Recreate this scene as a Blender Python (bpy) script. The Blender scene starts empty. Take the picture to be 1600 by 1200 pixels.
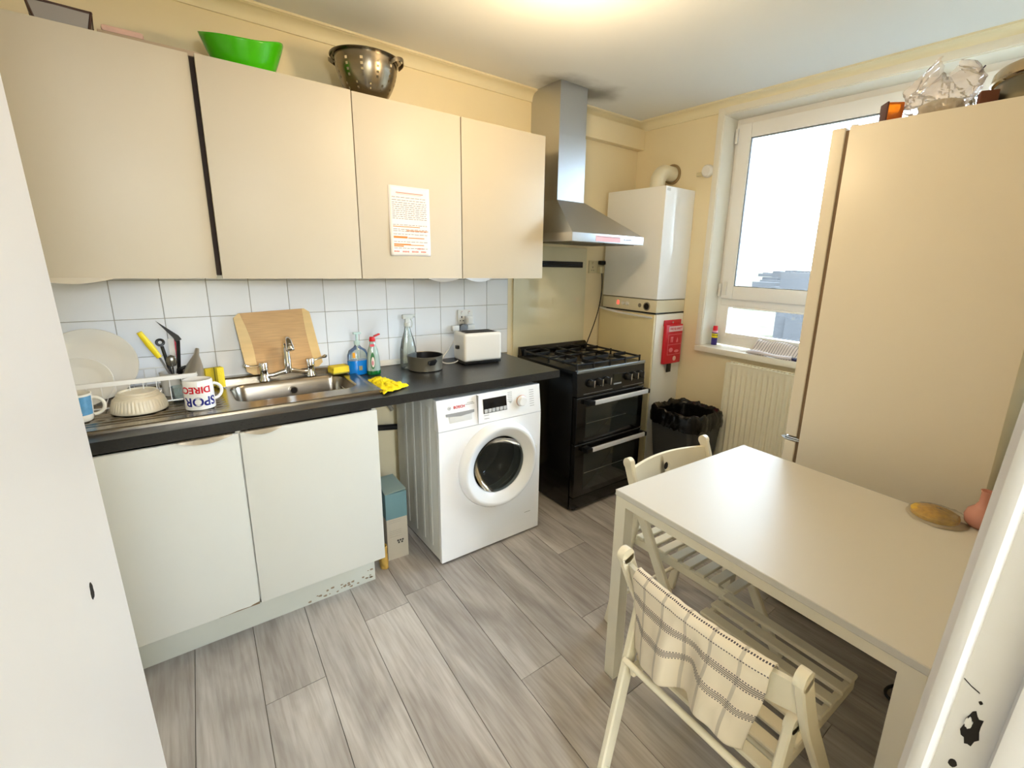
import bpy, bmesh, math, random
from mathutils import Vector, Matrix
random.seed(7)
sc = bpy.context.scene
C = sc.collection
PI = math.pi

# ------------------------------------------------------------------ camera, world, lights, exposure
def camera():
    cam = bpy.data.cameras.new('camera'); o = bpy.data.objects.new('camera', cam); C.objects.link(o)
    y, p, r = math.radians(38.943), math.radians(-13.438), math.radians(1.665)
    f = Vector((math.sin(y)*math.cos(p), math.cos(y)*math.cos(p), math.sin(p)))
    rt = Vector((math.cos(y), -math.sin(y), 0)); up = rt.cross(f)
    r2 = rt*math.cos(r)+up*math.sin(r); u2 = -rt*math.sin(r)+up*math.cos(r)
    m = Matrix((r2, u2, -f)).transposed().to_4x4(); m.translation = Vector((-0.0697, -2.5202, 1.4923))
    o.matrix_world = m
    cam.sensor_fit = 'HORIZONTAL'; cam.sensor_width = 36; cam.lens = 735.75/1600*36
    cam.shift_x = -52.84/1600; cam.shift_y = -16.6/1600
    cam.clip_start = 0.01; cam.clip_end = 6000
    sc.camera = o
camera()
SKY_STRENGTH = 10.5
LAMP_W = 9.5
HALL_W = 98
sc.view_settings.view_transform = 'Standard'; sc.view_settings.look = 'None'
sc.view_settings.gamma = 1; sc.view_settings.use_curve_mapping = False
sc.view_settings.exposure = 1.10
w = bpy.data.worlds.new('world'); sc.world = w; w.use_nodes = True
nt = w.node_tree; bg = nt.nodes['Background']
bg.inputs[0].default_value = (0.66, 0.83, 1.0, 1); bg.inputs[1].default_value = SKY_STRENGTH
def area(name, loc, rot, sx, sy, e, col, portal=False):
    l = bpy.data.lights.new(name, 'AREA'); l.shape = 'RECTANGLE'; l.size = sx; l.size_y = sy
    l.energy = e; l.color = col
    if portal: l.cycles.is_portal = True
    o = bpy.data.objects.new(name, l); C.objects.link(o); o.location = loc; o.rotation_euler = rot
    return o
# portal in the window opening (guides the sky light, adds none)
area('window_portal', (2.99, -1.52, 1.67), (0, PI/2, 0), 1.36, 1.6, 1, (1, 1, 1), True)
# the warm bulb of the kitchen ceiling, just above the frame
def bulb(name, loc, e, col, rad):
    l = bpy.data.lights.new(name, 'POINT'); l.energy = e; l.color = col; l.shadow_soft_size = rad
    o = bpy.data.objects.new(name, l); C.objects.link(o); o.location = loc
bulb('kitchen_bulb', (1.12, -1.12, 2.20), LAMP_W, (1.0, 0.74, 0.42), 0.06)
bulb('hall_fill', (0.15, -4.6, 1.9), HALL_W, (0.75, 0.86, 1.0), 0.25)  # unseen fill light added in the hall behind the camera

# ------------------------------------------------------------------ helpers
def lin(c):
    c = c/255.0
    return c/12.92 if c <= 0.04045 else ((c+0.055)/1.055)**2.4
def rgb(r, g, b): return (lin(r), lin(g), lin(b), 1)
MATS = {}
def mat(name, col, rough=0.5, metal=0.0, var=0.0, scale=6.0, bump=0.0, bscale=60.0, coat=0.0, trans=0.0, ior=1.45,
        emit=None, es=0.0, spec=0.5, alpha=1.0, stretch=(1, 1, 1), sss=0.0, rvar=0.0, objrand=0.0):
    if name in MATS: return MATS[name]
    m = bpy.data.materials.new(name); m.use_nodes = True; MATS[name] = m
    t = m.node_tree; b = t.nodes['Principled BSDF']
    c = rgb(*col)
    b.inputs['Base Color'].default_value = c
    b.inputs['Roughness'].default_value = rough; b.inputs['Metallic'].default_value = metal
    b.inputs['Coat Weight'].default_value = coat; b.inputs['Coat Roughness'].default_value = 0.08
    b.inputs['Transmission Weight'].default_value = trans; b.inputs['IOR'].default_value = ior
    b.inputs['Specular IOR Level'].default_value = spec; b.inputs['Alpha'].default_value = alpha
    if sss: b.inputs['Subsurface Weight'].default_value = sss; b.inputs['Subsurface Scale'].default_value = 0.01
    if emit: b.inputs['Emission Color'].default_value = rgb(*emit); b.inputs['Emission Strength'].default_value = es
    tc = t.nodes.new('ShaderNodeTexCoord'); mp = t.nodes.new('ShaderNodeMapping'); mp.inputs['Scale'].default_value = stretch
    t.links.new(tc.outputs['Object'], mp.inputs[0])
    if var or rvar or objrand:
        n = t.nodes.new('ShaderNodeTexNoise'); n.inputs['Scale'].default_value = scale; n.inputs['Detail'].default_value = 5
        t.links.new(mp.outputs[0], n.inputs[0])
        if var:
            mx = t.nodes.new('ShaderNodeMix'); mx.data_type = 'RGBA'
            mx.inputs[6].default_value = tuple(x*(1-var) for x in c[:3])+(1,)
            mx.inputs[7].default_value = tuple(min(1, x*(1+var)) for x in c[:3])+(1,)
            t.links.new(n.outputs[0], mx.inputs[0]); src = mx.outputs[2]
            if objrand:
                oi = t.nodes.new('ShaderNodeObjectInfo'); hs = t.nodes.new('ShaderNodeHueSaturation')
                mr = t.nodes.new('ShaderNodeMapRange'); mr.inputs[3].default_value = 1-objrand; mr.inputs[4].default_value = 1+objrand
                t.links.new(oi.outputs['Random'], mr.inputs[0]); t.links.new(mr.outputs[0], hs.inputs['Value'])
                t.links.new(src, hs.inputs['Color']); src = hs.outputs[0]
            t.links.new(src, b.inputs['Base Color'])
        if rvar:
            mr = t.nodes.new('ShaderNodeMapRange'); mr.inputs[3].default_value = max(0, rough-rvar); mr.inputs[4].default_value = rough+rvar
            t.links.new(n.outputs[0], mr.inputs[0]); t.links.new(mr.outputs[0], b.inputs['Roughness'])
    if bump:
        n2 = t.nodes.new('ShaderNodeTexNoise'); n2.inputs['Scale'].default_value = bscale; n2.inputs['Detail'].default_value = 4
        bp = t.nodes.new('ShaderNodeBump'); bp.inputs['Strength'].default_value = bump; bp.inputs['Distance'].default_value = 0.004
        t.links.new(mp.outputs[0], n2.inputs[0]); t.links.new(n2.outputs[0], bp.inputs['Height']); t.links.new(bp.outputs[0], b.inputs['Normal'])
    return m

def offset_of(p):
    v = Vector((0, 0, 0))
    while p is not None: v += p.location; p = p.parent
    return v
class MB:
    def __init__(s): s.bm = bmesh.new(); s.uv = None
    def _bev(s, vs, b, seg=2):
        if b > 0:
            es = list({e for v in vs for e in v.link_edges})
            bmesh.ops.bevel(s.bm, geom=es, offset=b, segments=seg, profile=0.6, affect='EDGES', clamp_overlap=True)
    def box(s, x0, x1, y0, y1, z0, z1, b=0.0, rz=0.0, seg=2, M=None):
        r = bmesh.ops.create_cube(s.bm, size=1.0)['verts']
        cx, cy, cz = (x0+x1)/2, (y0+y1)/2, (z0+z1)/2
        for v in r:
            p = Vector((v.co.x*(x1-x0), v.co.y*(y1-y0), v.co.z*(z1-z0)))
            if rz: p.rotate(Matrix.Rotation(rz, 3, 'Z'))
            v.co = p+Vector((cx, cy, cz))
            if M is not None: v.co = M @ v.co
        s._bev(r, b, seg); return s
    def cyl(s, p0, p1, r0, r1=None, n=24, b=0.0, caps=True):
        r1 = r0 if r1 is None else r1
        p0, p1 = Vector(p0), Vector(p1); d = p1-p0
        q = d.to_track_quat('Z', 'Y').to_matrix().to_4x4(); q.translation = (p0+p1)/2
        r = bmesh.ops.create_cone(s.bm, cap_ends=caps, segments=n, radius1=r0, radius2=r1, depth=d.length, matrix=q)['verts']
        if b:
            vs = set(r); es = [e for e in {e for v in r for e in v.link_edges} if any(len(f.verts) > 4 for f in e.link_faces)]
            bmesh.ops.bevel(s.bm, geom=es, offset=b, segments=2, profile=0.6, affect='EDGES')
        return s
    def faces(s, vs, fs, M=None):
        bv = [s.bm.verts.new(M @ Vector(v) if M is not None else Vector(v)) for v in vs]
        for f in fs:
            try: s.bm.faces.new([bv[i] for i in f])
            except ValueError: pass
        return s
    def lathe(s, prof, c, n=32, axis='Z', sx=1.0, sy=1.0, M=None, a0=0.0, a1=2*PI):
        vs = []; full = abs(a1-a0-2*PI) < 1e-6; k = n if full else n+1
        for (r, h) in prof:
            for i in range(k):
                a = a0+(a1-a0)*i/n; x, y = r*math.cos(a)*sx, r*math.sin(a)*sy
                p = (x, y, h) if axis == 'Z' else ((h, x, y) if axis == 'X' else (x, h, y))
                vs.append((p[0]+c[0], p[1]+c[1], p[2]+c[2]))
        fs = []
        for j in range(len(prof)-1):
            for i in range(n):
                a = j*k+i; b2 = j*k+(i+1) % k
                fs.append((a, b2, b2+k, a+k))
        s.faces(vs, fs, M); 
        return s
    def tube(s, pts, r, n=10, closed=False, caps=True, rads=None):
        pts = [Vector(p) for p in pts]; m = len(pts); rings = []
        nrm = None
        for i in range(m):
            a = pts[(i-1) % m] if (closed or i > 0) else pts[i]; b2 = pts[(i+1) % m] if (closed or i < m-1) else pts[i]
            t = (b2-a).normalized()
            if nrm is None:
                nrm = t.orthogonal().normalized()
            else:
                nrm = (nrm-t*nrm.dot(t)).normalized()
            bn = t.cross(nrm); rr = rads[i] if rads else r
            rings.append([s.bm.verts.new(pts[i]+(nrm*math.cos(2*PI*k/n)+bn*math.sin(2*PI*k/n))*rr) for k in range(n)])
        for i in range(m if closed else m-1):
            A, B = rings[i], rings[(i+1) % m]
            for k in range(n): s.bm.faces.new((A[k], A[(k+1) % n], B[(k+1) % n], B[k]))
        if caps and not closed:
            s.bm.faces.new(rings[0][::-1]); s.bm.faces.new(rings[-1])
        return s
    def ribbon(s, pts, wid, thick, side, closed=False):
        """rectangular bar swept along pts; side = vector of the wide direction"""
        side = Vector(side).normalized(); pts = [Vector(p) for p in pts]; rings = []
        m = len(pts)
        for i in range(m):
            a = pts[max(i-1, 0)]; b2 = pts[min(i+1, m-1)]; t = (b2-a).normalized()
            nn = t.cross(side).normalized()
            rings.append([s.bm.verts.new(pts[i]+side*u*wid/2+nn*v*thick/2) for u, v in ((-1, -1), (1, -1), (1, 1), (-1, 1))])
        for i in range(m-1):
            A, B = rings[i], rings[i+1]
            for k in range(4): s.bm.faces.new((A[k], A[(k+1) % 4], B[(k+1) % 4], B[k]))
        s.bm.faces.new(rings[0][::-1]); s.bm.faces.new(rings[-1])
        return s
    def prism(s, poly, vec, M=None):
        n = len(poly); v = Vector(vec)
        vs = [Vector(p) for p in poly]+[Vector(p)+v for p in poly]
        fs = [tuple(range(n))[::-1], tuple(range(n, 2*n))]+[(i, (i+1) % n, (i+1) % n+n, i+n) for i in range(n)]
        return s.faces(vs, fs, M)
    def grid(s, fn, nu, nv, uv=False, cu=False):
        vs = [[s.bm.verts.new(fn(i/nu, j/nv)) for i in range(nu+(0 if cu else 1))] for j in range(nv+1)]
        if uv: L = s.bm.loops.layers.uv.get('UVMap') or s.bm.loops.layers.uv.new('UVMap')
        for j in range(nv):
            for i in range(nu):
                i2 = (i+1) % nu if cu else i+1
                f = s.bm.faces.new((vs[j][i], vs[j][i2], vs[j+1][i2], vs[j+1][i]))
                if uv:
                    for l, (a, b2) in zip(f.loops, ((i, j), (i+1, j), (i+1, j+1), (i, j+1))): l[L].uv = (a/nu, b2/nv)
        return s
    def build(s, name, m, parent=None, label=None, angle=35, solid=0.0, recalc=True, kind=None, smooth=True):
        if recalc: bmesh.ops.recalc_face_normals(s.bm, faces=s.bm.faces)
        off = offset_of(parent)
        if off.length: bmesh.ops.translate(s.bm, verts=s.bm.verts, vec=-off)
        me = bpy.data.meshes.new(name); s.bm.to_mesh(me); s.bm.free()
        if smooth:
            me.polygons.foreach_set('use_smooth', [True]*len(me.polygons))
            me.set_sharp_from_angle(angle=math.radians(angle))
        me.materials.append(m)
        o = bpy.data.objects.new(name, me); C.objects.link(o)
        if parent is not None: o.parent = parent
        if solid:
            md = o.modifiers.new('solid', 'SOLIDIFY'); md.thickness = solid; md.offset = 0
        if label: o['label'] = label
        if kind: o['kind'] = kind
        return o
def tag(o, label, cat, group=None, kind=None):
    o['label'] = label; o['category'] = cat
    if group: o['group'] = group
    if kind: o['kind'] = kind
    return o
def thing(name, label, cat, loc=(0, 0, 0), group=None, kind=None):
    o = bpy.data.objects.new(name, None); o.empty_display_size = 0.05; C.objects.link(o); o.location = loc
    return tag(o, label, cat, group, kind)
def struct(mb, name, m, label, cat, **k):
    o = mb.build(name, m, **k); return tag(o, label, cat, kind='structure')
FONT_CACHE = {}
def text_geo(txt, size, off=0.0):
    cu = bpy.data.curves.new('txt', 'FONT'); cu.body = txt; cu.size = size; cu.offset = off; cu.align_x = 'CENTER'; cu.align_y = 'CENTER'
    cu.resolution_u = 4
    o = bpy.data.objects.new('txt', cu); C.objects.link(o); bpy.context.view_layer.update()
    me = bpy.data.meshes.new_from_object(o.evaluated_get(bpy.context.evaluated_depsgraph_get()))
    vs = [tuple(v.co) for v in me.vertices]; fs = [tuple(p.vertices) for p in me.polygons]
    bpy.data.objects.remove(o); bpy.data.curves.remove(cu); bpy.data.meshes.remove(me)
    return vs, fs
def text_on(mb, txt, size, org, right, up, off=0.0, fn=None, sx=1.0):
    vs, fs = text_geo(txt, size, off)
    org, right, up = Vector(org), Vector(right), Vector(up)
    if fn: pts = [fn(v[0]*sx, v[1]) for v in vs]
    else: pts = [org+right*v[0]*sx+up*v[1] for v in vs]
    mb.faces(pts, fs); return mb
def circ(c, r, n, ax1, ax2, a0=0, a1=2*PI, end=False):
    c, ax1, ax2 = Vector(c), Vector(ax1), Vector(ax2)
    k = n+1 if end else n
    return [c+ax1*r*math.cos(a0+(a1-a0)*i/n)+ax2*r*math.sin(a0+(a1-a0)*i/n) for i in range(k)]
def bez(p, n=16):
    p = [Vector(q) for q in p]; out = []
    for i in range(n+1):
        t = i/n; q = p[:]
        while len(q) > 1: q = [q[k].lerp(q[k+1], t) for k in range(len(q)-1)]
        out.append(q[0])
    return out
def sm(t): t = max(0, min(1, t)); return t*t*(3-2*t)

# ------------------------------------------------------------------ materials
WALL = mat('cream_wall_paint', (243, 229, 194), 0.55, var=0.04, scale=2.5, bump=0.10, bscale=30)
CEIL = mat('ceiling_paint', (236, 238, 238), 0.7, var=0.03, scale=1.2, bump=0.05, bscale=20)
COVE = mat('coving_paint', (240, 230, 198), 0.5, var=0.03, scale=4)
GLOSSW = mat('white_gloss_paint', (240, 236, 224), 0.28, var=0.03, scale=9, bump=0.12, bscale=14)
JAMB = mat('old_white_gloss_paint', (208, 205, 204), 0.48, var=0.03, scale=12, bump=0.35, bscale=18)
DOORW = mat('door_paint', (226, 223, 222), 0.4, var=0.02, scale=4, bump=0.06, bscale=12)
CAB = mat('cabinet_foil', (205, 194, 174), 0.4, spec=0.3, var=0.015, scale=1.5, bump=0.02, bscale=300)
CABW = mat('base_cabinet_foil', (214, 214, 208), 0.3, var=0.02, scale=2)
CARC = mat('cabinet_carcass', (196, 180, 148), 0.5, var=0.04)
PLIN = mat('plinth_board', (206, 208, 200), 0.4, var=0.05, scale=7)
TILE = mat('wall_tile_glaze', (240, 241, 244), 0.14, var=0.03, scale=3, bump=0.04, bscale=6, objrand=0.03)
GROUT = mat('grout', (178, 172, 160), 0.9)
WORK = mat('black_worktop', (40, 39, 38), 0.30, var=0.45, scale=140, bump=0.06, bscale=90, rvar=0.06)
STEEL = mat('brushed_sink_steel', (158, 149, 136), 0.24, 1.0, var=0.03, scale=30)
CHROME = mat('chrome', (225, 225, 226), 0.07, 1.0)
HOODS = mat('hood_brushed_steel', (196, 198, 202), 0.33, 1.0, var=0.05, scale=40, rvar=0.05, stretch=(1, 1, 10))
COLST = mat('colander_steel', (150, 140, 124), 0.25, 1.0, var=0.12, scale=18, stretch=(1, 1, 6))
WMW = mat('appliance_white', (250, 251, 255), 0.22, coat=0.2)
WMG = mat('appliance_grey_plastic', (165, 165, 166), 0.4)
BLK = mat('black_plastic', (14, 14, 15), 0.35)
BLKG = mat('black_enamel', (9, 9, 10), 0.18, coat=0.3)
IRON = mat('cast_iron', (18, 18, 19), 0.45, bump=0.1, bscale=120)
OVGL = mat('oven_glass', (44, 48, 46), 0.07, coat=0.5)
SILV = mat('silver_trim', (200, 202, 206), 0.28, 0.9)
PVC = mat('window_upvc', (250, 249, 248), 0.3)
BOILW = mat('boiler_white_metal', (248, 249, 250), 0.25, coat=0.4)
FRID = mat('fridge_white_metal', (232, 224, 208), 0.36, var=0.01, scale=2)
TABW = mat('table_white_lacquer', (216, 214, 209), 0.36, spec=0.22, var=0.01)
CHAIRW = mat('chair_white_paint', (234, 226, 204), 0.38, var=0.05, scale=14, bump=0.08, bscale=40)
PLATE = mat('white_ceramic', (233, 229, 221), 0.12, coat=0.4)
YEL = mat('yellow_sponge', (244, 216, 60), 0.9, bump=0.5, bscale=220)
GRN = mat('green_scourer', (150, 140, 60), 0.95, bump=0.6, bscale=260)
RUBB = mat('dark_rubber', (22, 20, 20), 0.6)
WHITEP = mat('white_plastic', (236, 234, 230), 0.35)
CREAMP = mat('aged_cream_plastic', (214, 204, 168), 0.45)
DARKH = mat('dark_hole', (26, 20, 15), 0.9)
BRASS = mat('burner_brass', (170, 150, 96), 0.35, 0.9)
WOOD = mat('bare_wood', (196, 150, 96), 0.6, var=0.2, scale=12)

def glass_pane():
    m = bpy.data.materials.new('window_glass'); m.use_nodes = True; t = m.node_tree; t.nodes.clear()
    o = t.nodes.new('ShaderNodeOutputMaterial'); mx = t.nodes.new('ShaderNodeMixShader')
    tr = t.nodes.new('ShaderNodeBsdfTransparent'); gl = t.nodes.new('ShaderNodeBsdfGlossy'); gl.inputs['Roughness'].default_value = 0.02
    tr.inputs[0].default_value = (0.96, 0.98, 0.98, 1)
    fr = t.nodes.new('ShaderNodeFresnel'); fr.inputs[0].default_value = 1.45
    t.links.new(fr.outputs[0], mx.inputs[0]); t.links.new(tr.outputs[0], mx.inputs[1]); t.links.new(gl.outputs[0], mx.inputs[2]); t.links.new(mx.outputs[0], o.inputs[0])
    return m
PANE = glass_pane()
def clear_plastic(name, tint, dens=0.35, rough=0.08, ior=1.6):
    """thin clear plastic: transparent body with a tint, glossy by fresnel"""
    m = bpy.data.materials.new(name); m.use_nodes = True; t = m.node_tree; t.nodes.clear()
    o = t.nodes.new('ShaderNodeOutputMaterial'); a = t.nodes.new('ShaderNodeMixShader'); b = t.nodes.new('ShaderNodeMixShader')
    tr = t.nodes.new('ShaderNodeBsdfTransparent'); tr.inputs[0].default_value = rgb(*tint)
    di = t.nodes.new('ShaderNodeBsdfDiffuse'); di.inputs[0].default_value = rgb(*tint)
    gl = t.nodes.new('ShaderNodeBsdfGlossy'); gl.inputs['Roughness'].default_value = rough
    fr = t.nodes.new('ShaderNodeFresnel'); fr.inputs[0].default_value = ior
    a.inputs[0].default_value = dens
    t.links.new(tr.outputs[0], a.inputs[1]); t.links.new(di.outputs[0], a.inputs[2])
    t.links.new(fr.outputs[0], b.inputs[0]); t.links.new(a.outputs[0], b.inputs[1]); t.links.new(gl.outputs[0], b.inputs[2]); t.links.new(b.outputs[0], o.inputs[0])
    return m
CLEAR = clear_plastic('clear_plastic', (232, 240, 238), 0.16)
BAGP = clear_plastic('thin_bag_film', (255, 250, 248), 0.26, 0.2)
WRAP = clear_plastic('thin_wrapper_film', (252, 248, 240), 0.07, 0.15)
BLUEL = mat('blue_liquid_soap', (10, 128, 224), 0.12, coat=0.4)

def plank_mat():
    m = bpy.data.materials.new('grey_oak_laminate'); m.use_nodes = True; t = m.node_tree; b = t.nodes['Principled BSDF']
    tc = t.nodes.new('ShaderNodeTexCoord'); oi = t.nodes.new('ShaderNodeObjectInfo')
    ad = t.nodes.new('ShaderNodeVectorMath'); ad.operation = 'ADD'
    mu = t.nodes.new('ShaderNodeMath'); mu.operation = 'MULTIPLY'; mu.inputs[1].default_value = 37.0
    t.links.new(oi.outputs['Random'], mu.inputs[0]); t.links.new(tc.outputs['Object'], ad.inputs[0]); t.links.new(mu.outputs[0], ad.inputs[1])
    def noise(scale, st, det, dist=0.0):
        mp = t.nodes.new('ShaderNodeMapping'); mp.inputs['Scale'].default_value = st
        n = t.nodes.new('ShaderNodeTexNoise'); n.inputs['Scale'].default_value = scale; n.inputs['Detail'].default_value = det; n.inputs['Distortion'].default_value = dist
        t.links.new(ad.outputs[0], mp.inputs[0]); t.links.new(mp.outputs[0], n.inputs[0]); return n.outputs[0]
    n1 = noise(3.0, (2.2, 0.55, 1), 5, 0.8); n2 = noise(14.0, (6, 0.35, 1), 6, 0.2)
    r1 = t.nodes.new('ShaderNodeValToRGB'); e = r1.color_ramp
    e.elements[0].position = 0.3; e.elements[0].color = rgb(156, 148, 142); e.elements[1].position = 0.68; e.elements[1].color = rgb(202, 195, 188)
    r2 = t.nodes.new('ShaderNodeValToRGB'); e = r2.color_ramp
    e.elements[0].position = 0.3; e.elements[0].color = rgb(214, 208, 202); e.elements[1].position = 0.62; e.elements[1].color = (1, 1, 1, 1)
    t.links.new(n1, r1.inputs[0]); t.links.new(n2, r2.inputs[0])
    mx = t.nodes.new('ShaderNodeMix'); mx.data_type = 'RGBA'; mx.blend_type = 'MULTIPLY'; mx.inputs[0].default_value = 0.75
    t.links.new(r1.outputs[0], mx.inputs[6]); t.links.new(r2.outputs[0], mx.inputs[7])
    hs = t.nodes.new('ShaderNodeHueSaturation'); mr = t.nodes.new('ShaderNodeMapRange'); mr.inputs[3].default_value = 0.9; mr.inputs[4].default_value = 1.07
    t.links.new(oi.outputs['Random'], mr.inputs[0]); t.links.new(mr.outputs[0], hs.inputs['Value']); t.links.new(mx.outputs[2], hs.inputs['Color'])
    t.links.new(hs.outputs[0], b.inputs['Base Color'])
    b.inputs['Roughness'].default_value = 0.36
    bp = t.nodes.new('ShaderNodeBump'); bp.inputs['Strength'].default_value = 0.12; bp.inputs['Distance'].default_value = 0.002
    t.links.new(n2, bp.inputs['Height']); t.links.new(bp.outputs[0], b.inputs['Normal'])
    return m
PLANK = plank_mat()

# ceiling paint with the soot stain above the hood duct (a stain with its own shape)
def ceil_mat():
    m = CEIL; t = m.node_tree; b = t.nodes['Principled BSDF']
    src = b.inputs['Base Color'].links[0].from_socket
    tc = t.nodes.new('ShaderNodeTexCoord'); mp = t.nodes.new('ShaderNodeMapping')
    mp.vector_type = 'POINT'; mp.inputs['Location'].default_value = (-1.98/0.34, 0.22/0.2, 0); mp.inputs['Scale'].default_value = (1/0.34, 1/0.2, 0)
    n = t.nodes.new('ShaderNodeTexNoise'); n.inputs['Scale'].default_value = 5; n.inputs['Detail'].default_value = 4
    t.links.new(tc.outputs['Object'], mp.inputs[0]); t.links.new(tc.outputs['Object'], n.inputs[0])
    ln = t.nodes.new('ShaderNodeVectorMath'); ln.operation = 'LENGTH'; t.links.new(mp.outputs[0], ln.inputs[0])
    ad = t.nodes.new('ShaderNodeMath'); ad.operation = 'ADD'; t.links.new(ln.outputs['Value'], ad.inputs[0]); t.links.new(n.outputs[0], ad.inputs[1])
    mr = t.nodes.new('ShaderNodeMapRange'); mr.inputs[1].default_value = 0.75; mr.inputs[2].default_value = 1.6; mr.inputs[3].default_value = 0.75; mr.inputs[4].default_value = 0
    mr.interpolation_type = 'SMOOTHSTEP'
    t.links.new(ad.outputs[0], mr.inputs[0])
    mx = t.nodes.new('ShaderNodeMix'); mx.data_type = 'RGBA'; mx.inputs[7].default_value = rgb(92, 88, 76)
    t.links.new(mr.outputs[0], mx.inputs[0]); t.links.new(src, mx.inputs[6]); t.links.new(mx.outputs[2], b.inputs['Base Color'])
ceil_mat()

# ------------------------------------------------------------------ setting
X = 2.775; H = 2.475; XL = -0.75; YD = -2.46; YH = -5.4
# floor
fl = struct(MB().box(XL-0.1, X+0.1, YH-0.1, 0.1, -0.08, -0.004), 'floor', mat('floor_underlay', (92, 84, 74), 0.9), 'grey oak laminate floor of the kitchen', 'floor')
def clip(poly, ax, val, keep_less):
    out = []
    for i in range(len(poly)):
        a, b2 = poly[i], poly[(i+1) % len(poly)]
        ia = (a[ax] <= val) == keep_less or a[ax] == val; ib = (b2[ax] <= val) == keep_less or b2[ax] == val
        if ia: out.append(a)
        if ia != ib:
            t = (val-a[ax])/(b2[ax]-a[ax]); out.append(tuple(a[k]+(b2[k]-a[k])*t for k in (0, 1)))
    return out
TS = math.tan(math.radians(2.5)); PW = 0.192; PL = 1.27; g = 0.0011
joint = {-2: -0.945, 0: -0.76, 2: -1.386, 4: -1.29, 5: -0.885, 3: -1.66, 1: -1.98, -1: -0.30, -3: -1.5, 6: -1.6, 7: -0.5}
for i in range(-7, 14):
    j0 = joint.get(i, -random.uniform(0.2, 1.3))
    for k in range(-3, 4):
        ya, yb = j0+k*PL, j0+(k+1)*PL
        if yb < YD-0.2 or ya > 0: continue
        f = lambda n, y: 0.417+PW*n+(y+0.76)*TS
        sl = TS*PW
        poly = [(f(i, ya)+g, ya+g+0*sl), (f(i+1, ya)-g, ya+g-sl*0.0), (f(i+1, yb)-g, yb-g), (f(i, yb)+g, yb-g)]
        for ax, val, less in ((0, XL, False), (0, X, True), (1, YD-0.15, False), (1, 0.0, True)):
            poly = clip(poly, ax, val, less)
            if len(poly) < 3: break
        if len(poly) < 3: continue
        mb = MB(); mb.prism([(p[0], p[1], -0.004) for p in poly], (0, 0, 0.004))
        mb.build('plank', PLANK, fl, smooth=False)
struct(MB().box(XL-0.1, X+0.1, YH-0.1, 0.1, H, H+0.1), 'ceiling', CEIL, 'off-white ceiling with a soot stain over the cooker hood duct', 'ceiling')
wb = struct(MB().box(XL-0.1, X+0.1, 0.0, 0.12, -0.05, H+0.05), 'wall_back', WALL, 'cream wall behind the kitchen units', 'wall')
struct(MB().box(XL-0.12, XL, YD, 0.0, -0.05, H+0.05), 'wall_left', WALL, 'cream wall at the left end of the units', 'wall')
# window wall with its opening
WY0, WY1, WZ0, WZ1 = -2.36, -0.692, 0.95, 2.40
mb = MB(); TH = 0.26
mb.box(X, X+TH, WY1, 0.1, -0.05, H+0.05).box(X, X+TH, YH-0.1, WY0, -0.05, H+0.05)
mb.box(X, X+TH, WY0, WY1, -0.05, WZ0-0.03).box(X, X+TH, WY0, WY1, WZ1, H+0.05)
struct(mb, 'wall_right', WALL, 'cream wall around the window and behind the fridge', 'wall')
# doorway wall (the camera stands in it)
DX0, DX1 = -0.215, 0.62
mb = MB().box(XL, DX0-0.03, YD-0.14, YD, -0.05, H).box(DX1+0.032, X, YD-0.14, YD-0.052, -0.05, H).box(DX0-0.03, DX1+0.032, YD-0.14, YD, 2.08, H)
struct(mb, 'wall_front', WALL, 'cream wall around the doorway the view is taken from', 'wall')
struct(MB().box(XL-0.1, X, YH-0.1, YH, -0.05, H).box(XL-0.12, XL, YH, YD-0.14, -0.05, H), 'wall_hall', WALL, 'cream hall wall behind the doorway', 'wall')
# door frame: right lining with stop, left lining
def jamb_prof(prof, z0, z1, lean):
    vs = []; n = len(prof)
    for z in (z0, z1):
        for (x, y) in prof: vs.append((x, y+(1.088-z)*lean, z))
    return vs, [tuple(range(n))[::-1], tuple(range(n, 2*n))]+[(i, (i+1) % n, (i+1) % n+n, i+n) for i in range(n)]
prof = [(DX1+0.03, -2.450), (DX1+0.004, -2.4565), (DX1, -2.459), (DX1-0.002, -2.464), (DX1-0.002, -2.473), (DX1+0.001, -2.478), (DX1+0.010, -2.480), (DX1+0.010, -2.524), (DX1-0.006, -2.526), (DX1-0.007, -2.532), (DX1-0.007, -2.575), (DX1, -2.60), (DX1+0.03, -2.60)]
v, f_ = jamb_prof(prof, 0.0, 2.06, 0.045)
jr = struct(MB().faces(v, f_), 'trim_1', JAMB, 'white gloss door lining with a torn strike hole, right edge of view', 'door frame', angle=28)
def yl(y, z): return y+(1.088-z)*0.045
# torn strike hole, crack and nail holes on the lining
random.seed(3)
def blotch(yc, zc, ry, rz, n=18, x=DX1+0.0094, d=0.0006):
    out = []
    for i in range(n):
        a = 2*PI*i/n; k = random.uniform(0.72, 1.15)
        z = zc+rz*k*math.sin(a); out.append((x, yl(yc, z)+ry*k*math.cos(a), z))
    return out
MB().prism(blotch(-2.5015, 0.956, 0.0085, 0.026), (0.004, 0, 0)).build('strike_hole', DARKH, jr)
MB().prism(blotch(-2.4975, 0.962, 0.0035, 0.008), (-0.0018, 0, 0)).build('paint_flake', JAMB, jr)
MB().prism(blotch(-2.501, 0.995, 0.0018, 0.003, 8), (0.004, 0, 0)).build('nail_hole', DARKH, jr)
MB().prism(blotch(-2.497, 0.895, 0.004, 0.006, 10), (0.004, 0, 0)).build('nail_hole', DARKH, jr)
MB().ribbon([(DX1+0.0095, yl(-2.4815, 1.015), 1.015), (DX1+0.0095, yl(-2.489, 1.010), 1.010), (DX1+0.0095, yl(-2.4975, 1.0065), 1.0065)], 0.0014, 0.0008, (0, 0.3, 1)).build('paint_crack', DARKH, jr)
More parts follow.
